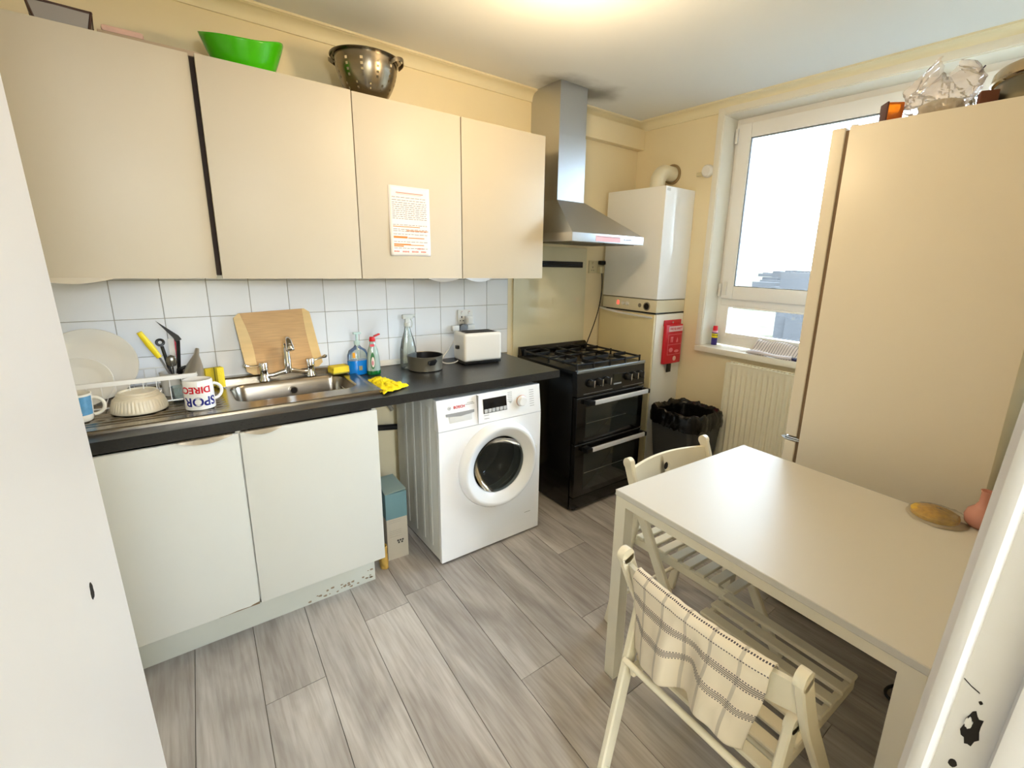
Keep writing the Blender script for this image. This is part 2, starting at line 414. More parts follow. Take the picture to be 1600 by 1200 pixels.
struct(MB().box(DX0-0.03, DX0, YD-0.14, YD+0.004, 0, 2.08, 0.003).box(DX0, DX1, YD-0.14, YD+0.004, 2.06, 2.08, 0.002), 'trim_2', JAMB, 'white gloss door lining on the hinge side', 'door frame')
# open door leaf on the left
def leaf():
    E0 = Vector((-0.155, -1.822, 0)); d = Vector((-0.055, -0.63, 0)); L = d.length; d.normalize(); nrm = Vector((-d.y, d.x, 0))
    if nrm.x > 0: nrm = -nrm       # pointing away from the camera
    T = 0.042; mb = MB()
    # outline in plan with a rounded free edge
    pl = []
    for k in range(7):
        a = PI/2*k/6; pl.append(E0+d*(0.012*(1-math.sin(a)))+nrm*(0.012*(1-math.cos(a))))
    pl = pl[::-1]
    pl = [E0+d*L, ]+[E0+d*(0.012*(1-math.sin(PI/2*k/6)))+nrm*(0.012*(1-math.cos(PI/2*k/6))) for k in range(7)]+[E0+nrm*(T-0.003), E0+d*0.003+nrm*T, E0+d*L+nrm*T]
    vs = []; n = len(pl)
    for z, sx in ((0.008, 0.026), (2.045, -0.014)):
        for p in pl: vs.append((p.x+sx, p.y, z))
    mb.faces(vs, [tuple(range(n))[::-1], tuple(range(n, 2*n))]+[(i, (i+1) % n, (i+1) % n+n, i+n) for i in range(n)])
    o = struct(mb, 'door_1', DOORW, 'open white painted door leaf, its handle missing, at the left edge of view', 'door', angle=25)
    zc = 1.165; c = E0+d*0.115; sx = 0.026-0.04*zc/2.04
    pts = []
    for i in range(14):
        a = 2*PI*i/14; k = random.uniform(0.8, 1.1); q = c+d*(0.0048*k*math.cos(a))-nrm*0.0006
        z = zc+0.009*k*math.sin(a); pts.append((q.x+0.026-0.04*z/2.04, q.y, z))
    MB().prism(pts, nrm*0.004).build('spindle_hole', DARKH, o)
    return o
leaf()
# coving
def cove(name, a, b, inward, label):
    a, b, n = Vector(a), Vector(b), Vector(inward)
    prof = [(0.0, -0.060), (0.009, -0.060), (0.010, -0.052)]
    for k in range(7):
        t = PI/2*k/6; prof.append((0.010+0.038*(1-math.cos(t)), -0.052+0.040*math.sin(t)))
    prof += [(0.052, -0.009), (0.060, -0.009), (0.060, 0.0), (0, 0)]
    vs = [a+n*u+Vector((0, 0, H+v)) for u, v in prof]+[b+n*u+Vector((0, 0, H+v)) for u, v in prof]; m = len(prof)
    fs = [tuple(range(m)), tuple(range(m, 2*m))]+[(i, (i+1) % m, (i+1) % m+m, i+m) for i in range(m)]
    struct(MB().faces(vs, fs), name, COVE, label, 'coving', angle=25)
cove('trim_3', (XL, 0, 0), (1.865, 0, 0), (0, -1, 0), 'cream plaster coving above the wall cupboards')
cove('trim_4', (2.0, 0, 0), (X, 0, 0), (0, -1, 0), 'cream plaster coving between the hood duct and the corner')
cove('trim_5', (X, 0, 0), (X, YD-0.05, 0), (-1, 0, 0), 'cream plaster coving above the window')
# boxing under the coving
struct(MB().box(2.0, X, -0.058, 0.0, 2.290, H-0.05, 0.003), 'trim_6', WALL, 'cream boxing under the coving beside the hood duct', 'boxing')
# tiles
ts = 0.156; tx0 = -0.2395-3*ts
for r in range(4):
    for c_ in range(15):
        z0 = 1.215+ts*(r-2); x0 = tx0+c_*ts
        gg = 0.0013
        za = max(z0, 0.905)
        MB().box(x0+gg, x0+ts-gg, -0.007, 0.0, za+gg, z0+ts-gg, 0.0012, seg=1).build('tile', TILE, wb, smooth=False)
MB().box(XL, 1.634, -0.0035, 0.0, 0.88, 1.53).build('grout', GROUT, wb)
# light quadrant strip where tiles meet worktop
struct(MB().prism([(0.64, -0.007, 0.912), (0.64, -0.026, 0.912), (0.64, -0.024, 0.926), (0.64, -0.012, 0.938), (0.64, -0.007, 0.939)], (0.50, 0, 0)), 'trim_7', GLOSSW, 'cream quadrant strip between the worktop and the tiles', 'trim')

# ------------------------------------------------------------------ window
def window():
    root = thing('window_1', 'white plastic window with a large upper and a narrow lower pane', 'window', (X+0.15, -1.31, WZ0), kind='structure')
    xf0, xf1 = X+0.145, X+0.205
    y0, y1, z0, z1 = WY0, WY1, WZ0+0.012, WZ1
    fr = MB()
    t = 0.028
    fr.box(xf0, xf1, y1-t, y1, z0, z1, 0.004).box(xf0, xf1, y0, y0+t, z0, z1, 0.004)
    fr.box(xf0, xf1, y0+t, y1-t, z1-t-0.01, z1, 0.004).box(xf0, xf1, y0+t, y1-t, z0, z0+t+0.03, 0.004).box(xf0, xf1, y0+t, y1-t, 1.232, 1.285, 0.004)
    fr.build('window_frame', PVC, root)
    def sash(nm, ya, yb, za, zb, w_, x0):
        s = MB(); x1 = x0+0.055
        s.box(x0, x1, yb-w_, yb, za, zb, 0.005).box(x0, x1, ya, ya+w_, za, zb, 0.005)
        s.box(x0, x1, ya+w_, yb-w_, zb-w_, zb, 0.005).box(x0, x1, ya+w_, yb-w_, za, za+w_, 0.005)
        o = s.build(nm, PVC, root)
        gk = MB(); i = w_
        for (a, b2, c2, d2) in ((ya+i, ya+i+0.005, za+i, zb-i), (yb-i-0.005, yb-i, za+i, zb-i), (ya+i, yb-i, za+i, za+i+0.005), (ya+i, yb-i, zb-i-0.005, zb-i)):
            gk.box(x0+0.006, x0+0.02, a, b2, c2, d2)
        gk.build('gasket', mat('grey_gasket', (120, 122, 124), 0.6), o)
        MB().box(x0+0.024, x0+0.028, ya+w_, yb-w_, za+w_, zb-w_).build('window_pane', PANE, o, smooth=False)
        return o
    sash('sash', y0+t, y1-t-0.004, 1.278, z1-t-0.012, 0.084, xf0-0.022)
    MB().box(xf0+0.03, xf0+0.034, y0+t+0.055, y1-t-0.055, 1.05, 1.226).build('window_pane', PANE, root, smooth=False)
    bd = MB(); ya, yb, za, zb = y0+t, y1-t, z0+t+0.03, 1.232
    bd.box(xf0-0.004, xf0+0.05, yb-0.06, yb, za, zb, 0.004).box(xf0-0.004, xf0+0.05, ya, ya+0.06, za, zb, 0.004).box(xf0-0.004, xf0+0.05, ya+0.06, yb-0.06, zb-0.012, zb, 0.003).box(xf0-0.004, xf0+0.05, ya+0.06, yb-0.06, za, za+0.028, 0.003)
    bd.build('glazing_bead', PVC, root)
    h = MB(); h.box(xf0-0.036, xf0-0.022, y1-0.074, y1-0.052, 1.30, 1.39, 0.004).box(xf0-0.03, xf0-0.018, y1-0.03, y1-0.012, 1.29, 1.375, 0.004)
    h.build('hinge', WHITEP, root)
    h = MB(); h.box(xf0-0.03, xf0-0.018, y1-0.03, y1-0.012, 2.25, 2.34, 0.004); h.build('hinge', WHITEP, root)
window()
# reveal lining in white gloss, proud rounded bead, and the sill
mb = MB()
mb.box(X-0.006, X+0.145, WY1-0.004, WY1+0.018, WZ0+0.01, WZ1+0.018, 0.003).box(X-0.006, X+0.145, WY0-0.018, WY1, WZ1-0.004, WZ1+0.018, 0.003).box(X-0.006, X+0.145, WY0-0.018, WY0+0.004, WZ0+0.01, WZ1, 0.003)
mb.box(X-0.014, X, WY1, WY1+0.042, WZ0+0.01, WZ1+0.04, 0.006).box(X-0.014, X, WY0-0.04, WY1, WZ1, WZ1+0.042, 0.006)
struct(mb, 'trim_8', GLOSSW, 'white gloss lining around the window opening', 'window lining')
struct(MB().box(X-0.035, X+0.145, WY0-0.03, WY1+0.028, WZ0-0.028, WZ0+0.010, 0.006), 'trim_9', GLOSSW, 'white painted window sill above the radiator', 'window sill')

# ------------------------------------------------------------------ outside, far below the window
def outside():
    m = bpy.data.materials.new('hazy_ground'); m.use_nodes = True; t = m.node_tree; b = t.nodes['Principled BSDF']
    tc = t.nodes.new('ShaderNodeTexCoord'); n = t.nodes.new('ShaderNodeTexNoise'); n.inputs['Scale'].default_value = 0.03; n.inputs['Detail'].default_value = 8
    r = t.nodes.new('ShaderNodeValToRGB'); r.color_ramp.elements[0].position = 0.35; r.color_ramp.elements[1].position = 0.65
    r.color_ramp.elements[0].color = rgb(78, 74, 62); r.color_ramp.elements[1].color = rgb(92, 86, 76)
    t.links.new(tc.outputs['Object'], n.inputs[0]); t.links.new(n.outputs[0], r.inputs[0]); t.links.new(r.outputs[0], b.inputs['Base Color']); b.inputs['Roughness'].default_value = 1
    b.inputs['Specular IOR Level'].default_value = 0
    g_ = MB().box(6, 4000, -2500, 3500, -41, -40).build('ground', m, smooth=False); tag(g_, 'hazy green land far below the window', 'ground', kind='structure')
    random.seed(11); mb = MB()
    for i in range(420):
        d = random.uniform(250, 2600); a = random.uniform(-0.75, 0.45)+0.0
        x, y = d*math.cos(a), d*math.sin(a); s = random.uniform(8, 30)*(0.6+d/1600); h = random.uniform(5, 18)+(random.random() < 0.06)*random.uniform(10, 28)
        mb.box(x, x+s, y, y+s*random.uniform(0.8, 2.5), -40, -40+h)
    o = mb.build('distant_town', mat('hazy_buildings', (66, 64, 64), 1.0, var=0.3, scale=0.02, spec=0), smooth=False)
    tag(o, 'blue-grey town rooftops on the horizon beyond the window', 'town', kind='stuff')
outside()

# ------------------------------------------------------------------ wall cupboards
def handle_plate(mb, x0, x1, y, z):
    """shallow curved edge pull below the door"""
    n = 14; vs = []
    for i in range(n+1):
        t = i/n; x = x0+(x1-x0)*t; dz = 0.016*math.sin(PI*t)
        vs += [(x, y-0.004, z+0.002), (x, y-0.006, z-dz-0.001), (x, y+0.010, z-dz*0.9-0.001), (x, y+0.012, z+0.002)]
    fs = [(0, 1, 2, 3), tuple(4*n+k for k in (3, 2, 1, 0))]
    for i in range(n):
        for k in range(4): fs.append((4*i+k, 4*i+(k+1) % 4, 4*i+4+(k+1) % 4, 4*i+4+k))
    mb.faces(vs, fs)
ZT, ZB = 2.149, 1.392
def upper(name_l, x0, x1, doors, yf, group):
    root = thing('wall_cupboard', name_l, 'cupboard', ((x0+x1)/2, 0, ZB), group)
    yb = yf+0.019
    mb = MB().box(x0, x0+0.016, yb, -0.001, ZB+0.012, ZT-0.004).box(x1-0.016, x1, yb, -0.001, ZB+0.012, ZT-0.004)
    mb.box(x0+0.016, x1-0.016, yb, -0.001, ZB+0.012, ZB+0.028).box(x0+0.016, x1-0.016, yb, -0.001, ZT-0.02, ZT-0.004).box(x0+0.016, x1-0.016, -0.01, -0.001, ZB+0.028, ZT-0.02)
    mb.build('cupboard_body', CARC, root, smooth=False)
    for (a, b2, off, tw, hx) in doors:
        M = Matrix.Translation((a, yf+off, 0)) @ Matrix.Rotation(tw, 4, 'Z')
        d = MB().box(0.0015, b2-a-0.0015, 0, 0.018, ZB, ZT, 0.0015, M=M).build('door', CAB, root)
        if hx:
            h = MB(); handle_plate(h, hx[0], hx[1], yf+off, ZB)
            h.build('handle', SILV if hx[2] else CAB, d)
    return root
upper('tan white wall cupboard at the left end, set slightly back beside a dark gap', -0.44, 0.093, [(-0.44, 0.093, 0.006, 0.012, (-0.40, -0.20, 0))], -0.335, 'wall cupboards')
upper('plain wall cupboard above the sink, right of the dark gap', 0.110, 0.6275, [(0.107, 0.6255, -0.004, 0, None)], -0.335, 'wall cupboards')
upper('double wall cupboard with a printed notice taped to one door', 0.629, 1.652, [(0.629, 1.132, 0.004, 0, (0.945, 1.11, 1)), (1.134, 1.652, 0.004, 0, (1.15, 1.31, 1))], -0.335, 'wall cupboards')
# dark strip standing in for the shade in the gap between the cupboards
tag(MB().box(0.0935, 0.1095, -0.30, -0.001, ZB+0.012, ZT-0.004).build('gap_shade_strip', mat('dark_gap_shade', (58, 40, 26), 0.7)), 'dark brown strip painted as the shade in the gap between the two left cupboards', 'panel')

# notice
def notice():
    root = thing('notice', 'white printed notice with orange highlighter lines on the cupboard door', 'notice', (0.86, -0.34, 1.65))
    y = -0.3315
    x0, x1, z0, z1 = 0.763, 0.960, 1.497, 1.803
    def P(u, v):   # u across, v up
        curl = 0.010*max(0, 0.35-u)*max(0, 0.55-v)*4
        return Vector((x0+(x1-x0)*u, y-0.0012-curl*0.9-0.0008*math.sin(6*v), z0+(z1-z0)*v))
    MB().grid(P, 12, 16).build('paper', mat('notice_paper', (243, 234, 226), 0.7), root, solid=0.0004)
    def strip(mb, u0, u1, v, h):
        n = max(2, int((u1-u0)*12)); vs = []
        for i in range(n+1):
            u = u0+(u1-u0)*i/n
            for vv in (v-h/2, v+h/2): p = P(u, vv); vs.append((p.x, p.y-0.0006, p.z))
        mb.faces(vs, [(2*i, 2*i+2, 2*i+3, 2*i+1) for i in range(n)])
    random.seed(5)
    t = MB(); rows = [0.84, 0.80, 0.765]+[0.735-0.028*k for k in range(8)]+[0.45, 0.385, 0.36, 0.315, 0.205, 0.11]
    for v in rows:
        u = 0.08
        while u < 0.9:
            w_ = random.uniform(0.04, 0.11)
            strip(t, u, min(u+w_, 0.92), v, 0.009); u += w_+0.018
    t.build('print_lines', mat('faded_print', (150, 134, 130), 0.8), root, recalc=False, kind='stuff')
    t = MB(); strip(t, 0.18, 0.84, 0.905, 0.018); strip(t, 0.2, 0.8, 0.885, 0.005)
    t.build('heading_line', mat('pink_ink', (240, 160, 150), 0.8), root, recalc=False)
    t = MB()
    for (u0, u1, v, h) in ((0.08, 0.74, 0.425, 0.012), (0.4, 0.95, 0.37, 0.010), (0.08, 0.42, 0.27, 0.03), (0.44, 0.84, 0.263, 0.013), (0.08, 0.5, 0.165, 0.022), (0.5, 0.83, 0.16, 0.012), (0.08, 0.32, 0.14, 0.018)):
        strip(t, u0, u1, v, h)
    t.build('highlighter_line', mat('orange_highlighter', (246, 132, 60), 0.8), root, recalc=False)
    t = MB()
    for (u0, u1, v) in ((0.66, 0.80, 0.108), (0.08, 0.20, 0.062), (0.29, 0.43, 0.06), (0.52, 0.67, 0.062), (0.75, 0.88, 0.062)):
        u = u0
        while u < u1: strip(t, u, u+0.022, v, random.uniform(0.016, 0.026)); u += 0.034
    t.build('red_writing', mat('red_ink', (236, 84, 60), 0.8), root, recalc=False)
notice()

# ------------------------------------------------------------------ base cabinets + worktop
def base_cab():
    root = thing('base_cabinet', 'white double base cabinet under the sink, plinth chipped', 'cabinet', (0.07, -0.3, 0))
    yf = -0.612; x0, x1 = -0.44, 0.566
    mb = MB()
    for a in (x0, x1-0.016, 0.066): mb.box(a, a+0.016, yf+0.019, -0.03, 0.15, 0.868)
    mb.box(x0, x1, yf+0.019, -0.03, 0.15, 0.166).box(x0, x1, -0.035, -0.03, 0.15, 0.868)
    mb.build('cabinet_body', mat('white_carcass', (216, 212, 200), 0.5), root, smooth=False)
    d1 = MB().box(x0, 0.0722, yf, yf+0.018, 0.16, 0.863, 0.002).build('door', CABW, root)
    d2 = MB().box(0.0772, x1, yf, yf+0.018, 0.16, 0.863, 0.002).build('door', CABW, root)
    h = MB(); handle_plate(h, -0.10, 0.055, yf, 0.864); h.build('handle', mat('dull_handle', (150, 138, 120), 0.4, 0.5), d1)
    h = MB(); handle_plate(h, 0.092, 0.21, yf, 0.864); h.build('handle', mat('dull_handle', (150, 138, 120), 0.4, 0.5), d2)
    MB().box(x0, 0.545, -0.519, -0.503, 0.0, 0.149, 0.001).build('plinth', PLIN, root)
    random.seed(9); mb = MB()
    for i in range(26):
        x = 0.24+0.29*random.random()**0.7; z = 0.012+0.05*random.random()*(0.3+(x-0.24)/0.4); s = random.uniform(0.002, 0.006)
        mb.prism([(x+s*1.6*math.cos(a)*random.uniform(.6, 1.2), -0.5196, z+s*math.sin(a)*random.uniform(.6, 1.2)) for a in [2*PI*k/7 for k in range(7)]], (0, 0.002, 0))
    mb.build('chipped_spots', mat('brown_chip', (150, 132, 110), 0.9), root, kind='stuff')
    # worn edge of the left door at the bottom
    mb = MB(); 
    mb.prism([(-0.06, yf-0.0005, 0.160), (0.0715, yf-0.0005, 0.160), (0.0715, yf-0.0005, 0.170), (0.05, yf-0.0005, 0.166), (0.04, yf-0.0005, 0.162), (0.0, yf-0.0005, 0.1635), (-0.03, yf-0.0005, 0.1608)], (0, 0.002, 0))
    mb.build('worn_edge', mat('worn_board', (120, 100, 76), 0.9), d1)
base_cab()
def worktop():
    y0 = -0.603; x0, x1 = -0.56, 1.577; z0, z1 = 0.870, 0.910
    cx0, cx1, cy0, cy1 = 0.075, 0.585, -0.425, -0.085
    mb = MB()
    mb.box(x0, cx0, y0, -0.008, z0, z1, 0.0).box(cx1, x1, y0, -0.008, z0, z1).box(cx0, cx1, y0, cy0, z0, z1).box(cx0, cx1, cy1, -0.008, z0, z1)
    bmesh.ops.remove_doubles(mb.bm, verts=mb.bm.verts, dist=1e-5)
    o = mb.build('worktop', WORK, smooth=False); tag(o, 'long black speckled laminate worktop carrying the sink and the toaster', 'worktop')
    MB().box(x1, x1+0.0015, y0+0.001, -0.01, z0+0.001, z1-0.001).build('end_strip', mat('worktop_edge_strip', (78, 84, 90), 0.35), o, smooth=False)
worktop()
def sink():
    root = thing('sink', 'stainless steel sink and drainer unit with a raised lip', 'sink', (0.3, -0.27, 0.91))
    X0, X1, Y0, Y1 = -0.54, 0.622, -0.521, -0.045
    cx, cy, hx, hy, rc = 0.33, -0.262, 0.232, 0.146, 0.06
    def h(x, y):
        z = 0.924
        # raised rim
        e = min(x-X0, X1-x, y-Y0)
        z -= 0.004*sm((e-0.006)/0.014)
        dx, dy = abs(x-cx)-(hx-rc), abs(y-cy)-(hy-rc)
        d = math.hypot(max(dx, 0), max(dy, 0))+min(max(dx, dy), 0)-rc
        if d < 0: z -= 0.150*sm(-d/0.035)**0.75+0.004*sm(-d/0.15)
        if x < 0.07 and x > X0+0.05:
            k = sm((0.07-x)/0.03)*sm((x-X0-0.05)/0.03)*sm((y-Y0-0.05)/0.02)*sm((Y1-0.05-y)/0.02)
            z += k*(0.0028*math.sin(2*PI*(y-Y0)/0.034)-0.003)
        return z
    nx, ny = 240, 104
    mb = MB(); mb.grid(lambda u, v: Vector((X0+(X1-X0)*u, Y0+(Y1-Y0)*v, h(X0+(X1-X0)*u, Y0+(Y1-Y0)*v))), nx, ny)
    mb.build('sink_top', STEEL, root, angle=60)
    # front and right down-turned lip
    mb = MB()
    mb.prism([(X0, Y0+0.0005, 0.9232), (X0, Y0-0.005, 0.9205), (X0, Y0-0.006, 0.9105), (X0, Y0, 0.9105)], (X1-X0, 0, 0))
    mb.prism([(X1-0.0005, Y0-0.006, 0.9232), (X1+0.005, Y0-0.006, 0.9205), (X1+0.006, Y0-0.006, 0.9105), (X1, Y0-0.006, 0.9105)], (0, Y1-Y0+0.006, 0))
    # back ledge
    mb.prism([(X0, Y1-0.002, 0.9105), (X0, Y1-0.002, 0.935), (X0, Y1+0.004, 0.942), (X0, Y1+0.028, 0.944), (X0, Y1+0.036, 0.944), (X0, Y1+0.036, 0.9105)], (X1-X0, 0, 0))
    mb.build('rim', STEEL, root)
    mb = MB().cyl((0.345, cy+hy-0.0335, 0.873), (0.345, cy+hy-0.018, 0.873), 0.0165, n=24); mb.build('overflow_ring', CHROME, root)
    MB().cyl((0.345, cy+hy-0.0352, 0.873), (0.345, cy+hy-0.03, 0.873), 0.0125, n=24).build('overflow_hole', DARKH, root)
    MB().lathe([(0.0, 0.0), (0.012, 0.0), (0.014, -0.002), (0.03, -0.001), (0.036, 0.002), (0.038, 0.001)], (cx, cy, 0.7725)).build('plughole', CHROME, root)
sink()
def tap():
    cx, cy, z = 0.338, -0.088, 0.921
    root = thing('mixer_tap', 'chrome bridge mixer tap with two levers behind the sink bowl', 'tap', (cx, cy, z))
    mb = MB()
    for sx in (-0.098, 0.098):
        mb.lathe([(0.0, 0), (0.024, 0.0), (0.024, 0.006), (0.018, 0.016), (0.0165, 0.045), (0.018, 0.05), (0.0, 0.05)], (cx+sx, cy, z), n=28)
    mb.tube([(cx-0.098, cy, z+0.022), (cx-0.06, cy, z+0.024), (cx-0.025, cy-0.004, z+0.034), (cx, cy-0.006, z+0.04), (cx+0.025, cy-0.004, z+0.034), (cx+0.06, cy, z+0.024), (cx+0.098, cy, z+0.022)], 0.011, n=14, rads=[0.010, 0.0105, 0.0125, 0.014, 0.0125, 0.0105, 0.010])
    mb.build('bridge', CHROME, root)
    s = MB(); s.cyl((cx, cy-0.006, z+0.03), (cx, cy-0.006, z+0.075), 0.0165, n=24)
    p = [Vector((cx, cy-0.006, z+0.07)), Vector((cx, cy-0.006, z+0.14))]+circ((cx, cy-0.006-0.045, z+0.148), 0.045, 12, (0, 1, 0), (0, 0, 1), 0, PI*0.86, True)
    s.tube(p, 0.0135, n=16, rads=[0.0165]+[0.0145]*1+[0.0145]*(len(p)-2)); s.build('spout', CHROME, root)
    e = p[-1]; d = (p[-1]-p[-2]).normalized()
    MB().cyl(e-d*0.002, e+d*0.022, 0.017, 0.0175, n=20, b=0.002).build('aerator', CHROME, root)
    for sx, lx in ((-0.098, -1), (0.098, 1)):
        h = MB().lathe([(0.0, 0.05), (0.019, 0.05), (0.0195, 0.082), (0.017, 0.086), (0.0, 0.087)], (cx+sx, cy, z), n=28).build('tap_head', CHROME, root)
        a = Vector((cx+sx+lx*0.015, cy, z+0.072)); b2 = a+Vector((lx*0.036, -0.004, 0.006+0.006*lx)); c2 = b2+Vector((lx*0.018, -0.003, 0.006))
        MB().tube([a, b2, c2, c2+Vector((lx*0.006, 0, 0.001))], 0.005, n=10, rads=[0.0045, 0.005, 0.0095, 0.005]).build('lever', CHROME, h)
tap()

# ------------------------------------------------------------------ things by the sink
def board():
    root = thing('chopping_board', 'light wooden chopping board with pale side strips leaning behind the tap', 'chopping board', (0.33, -0.04, 0.945))
    # plane leaning on the tiles
    B0 = Vector((0.178, -0.066, 0.948)); B1 = Vector((0.497, -0.066, 0.958)); T0 = Vector((0.152, -0.012, 1.222)); T1 = Vector((0.462, -0.012, 1.236))
    nrm = (B1-B0).cross(T0-B0).normalized()
    def P(u, v): return B0.lerp(B1, u).lerp(T0.lerp(T1, u), v)
    def edge(u0f, u1f, name, m):
        N = 16; L = []; R = []
        for i in range(N+1):
            v_ = i/N; L.append((u0f(v_), v_)); R.append((u1f(v_), v_))
        poly = [P(*q) for q in L]+[P(*q) for q in R[::-1]]
        vs = poly+[p+nrm*0.016 for p in poly]; n = len(poly)
        fs = [(i, i+1, n-2-i, n-1-i) for i in range(N)]
        fs = fs+[tuple(k+n for k in f[::-1]) for f in fs]+[(i, (i+1) % n, (i+1) % n+n, i+n) for i in range(n)]
        MB().faces(vs, fs).build(name, m, root, angle=40)
    def corner(v_): 
        e = min(v_, 1-v_); r = 0.08
        return 0.07*(1-math.sqrt(max(0, 1-((r-e)/r)**2))) if e < r else 0.0
    lw = lambda v_: 0.115+0.045*math.sin(PI*v_)*(1 if v_ > 0 else 0)-0.03*v_
    rw = lambda v_: 1-(0.115+0.02*math.sin(PI*v_)-0.02*v_)
    edge(lambda v_: corner(v_)-0.03*math.sin(PI*v_)*0, lambda v_: lw(v_), 'side_strip', mat('pale_board_wood', (226, 190, 126), 0.45, var=0.12, scale=9, stretch=(1, 1, 6)))
    edge(lambda v_: lw(v_)+0.0006, lambda v_: rw(v_)-0.0006, 'centre_panel', mat('board_wood', (204, 160, 104), 0.5, var=0.28, scale=10, stretch=(1.2, 1, 22)))
    edge(lambda v_: rw(v_), lambda v_: 1-corner(v_), 'side_strip', MATS['pale_board_wood'])
board()
def sponge(name, label, c, sx, sy, sz, rot, group=None, stand=False):
    root = thing(name, label, 'sponge', c, group)
    M = Matrix.Translation(c) @ Matrix.Rotation(rot, 4, 'Z')
    if stand:
        MB().box(-sx/2, sx/2, -sy/2, sy/2*0.55, 0, sz, 0.005, M=M).build('sponge_body', YEL, root)
        MB().box(-sx/2, sx/2, sy/2*0.55, sy/2, 0, sz, 0.003, M=M).build('scouring_pad', GRN, root)
    else:
        mb = MB(); pr_ = [(-sx/2, 0.006), (sx/2, 0.006), (sx/2, sz*0.55), (sx/2-0.012, sz*0.62), (sx/2, sz*0.75), (sx/2-0.004, sz), (-sx/2+0.004, sz), (-sx/2, sz*0.75), (-sx/2+0.012, sz*0.62), (-sx/2, sz*0.55)]
        mb.prism([M @ Vector((x, -sy/2, z)) for x, z in pr_], M.to_3x3() @ Vector((0, sy, 0)))
        mb._bev(mb.bm.verts[:], 0.003); mb.build('sponge_body', YEL, root)
        MB().box(-sx/2, sx/2, -sy/2, sy/2, 0, 0.006, 0.002, M=M).build('scouring_pad', GRN, root)
sponge('sponge', 'yellow sponge lying on the right end of the sink', (0.555, -0.125, 0.9265), 0.085, 0.062, 0.036, 0.18, 'kitchen sponges')
sponge('sponge', 'yellow sponge standing upright left of the chopping board', (0.070, -0.125, 0.9245), 0.028, 0.030, 0.088, 0.35, 'kitchen sponges', True)
sponge('sponge', 'yellow sponge half hidden behind the upright one', (0.040, -0.092, 0.9245), 0.040, 0.028, 0.080, 0.2, 'kitchen sponges', True)

def bottle_soap():
    c = (0.644, -0.140, 0.911)
    root = thing('soap_dispenser', 'clear pump bottle half full of bright blue liquid soap', 'soap', c)
    prof = [(0.051, 0.0745), (0.050, 0.100), (0.041, 0.124), (0.020, 0.138), (0.0125, 0.148), (0.0125, 0.156)]
    MB().lathe(prof, c, sy=0.6, n=36).build('bottle', CLEAR, root)
    MB().lathe([(0.0, 0.0015), (0.042, 0.0015), (0.0475, 0.007), (0.0495, 0.03), (0.0515, 0.072), (0.0515, 0.074), (0.0, 0.074)], c, sy=0.6, n=36).build('blue_soap', BLUEL, root)
    pm = mat('pale_pump_plastic', (190, 216, 214), 0.35)
    p = MB().cyl((c[0], c[1], c[2]+0.150), (c[0], c[1], c[2]+0.170), 0.0145, n=20, b=0.002)
    p.cyl((c[0], c[1], c[2]+0.168), (c[0], c[1], c[2]+0.205), 0.006, n=12)
    p.box(c[0]-0.016, c[0]+0.022, c[1]-0.009, c[1]+0.009, c[2]+0.203, c[2]+0.213, 0.003); p.cyl((c[0], c[1], c[2]+0.02), (c[0], c[1], c[2]+0.15), 0.003, n=8)
    p.build('pump', pm, root)
    l = MB().box(c[0]-0.032, c[0]-0.020, c[1]-0.0275, c[1]-0.0265, c[2]+0.090, c[2]+0.116); l.build('orange_label', mat('orange_label', (232, 160, 30), 0.5), root)
    l = MB().box(c[0]-0.006, c[0]+0.010, c[1]-0.0315, c[1]-0.0305, c[2]+0.026, c[2]+0.048, 0.0004); l.build('gold_label', mat('gold_label', (150, 150, 110), 0.5), root)
bottle_soap()
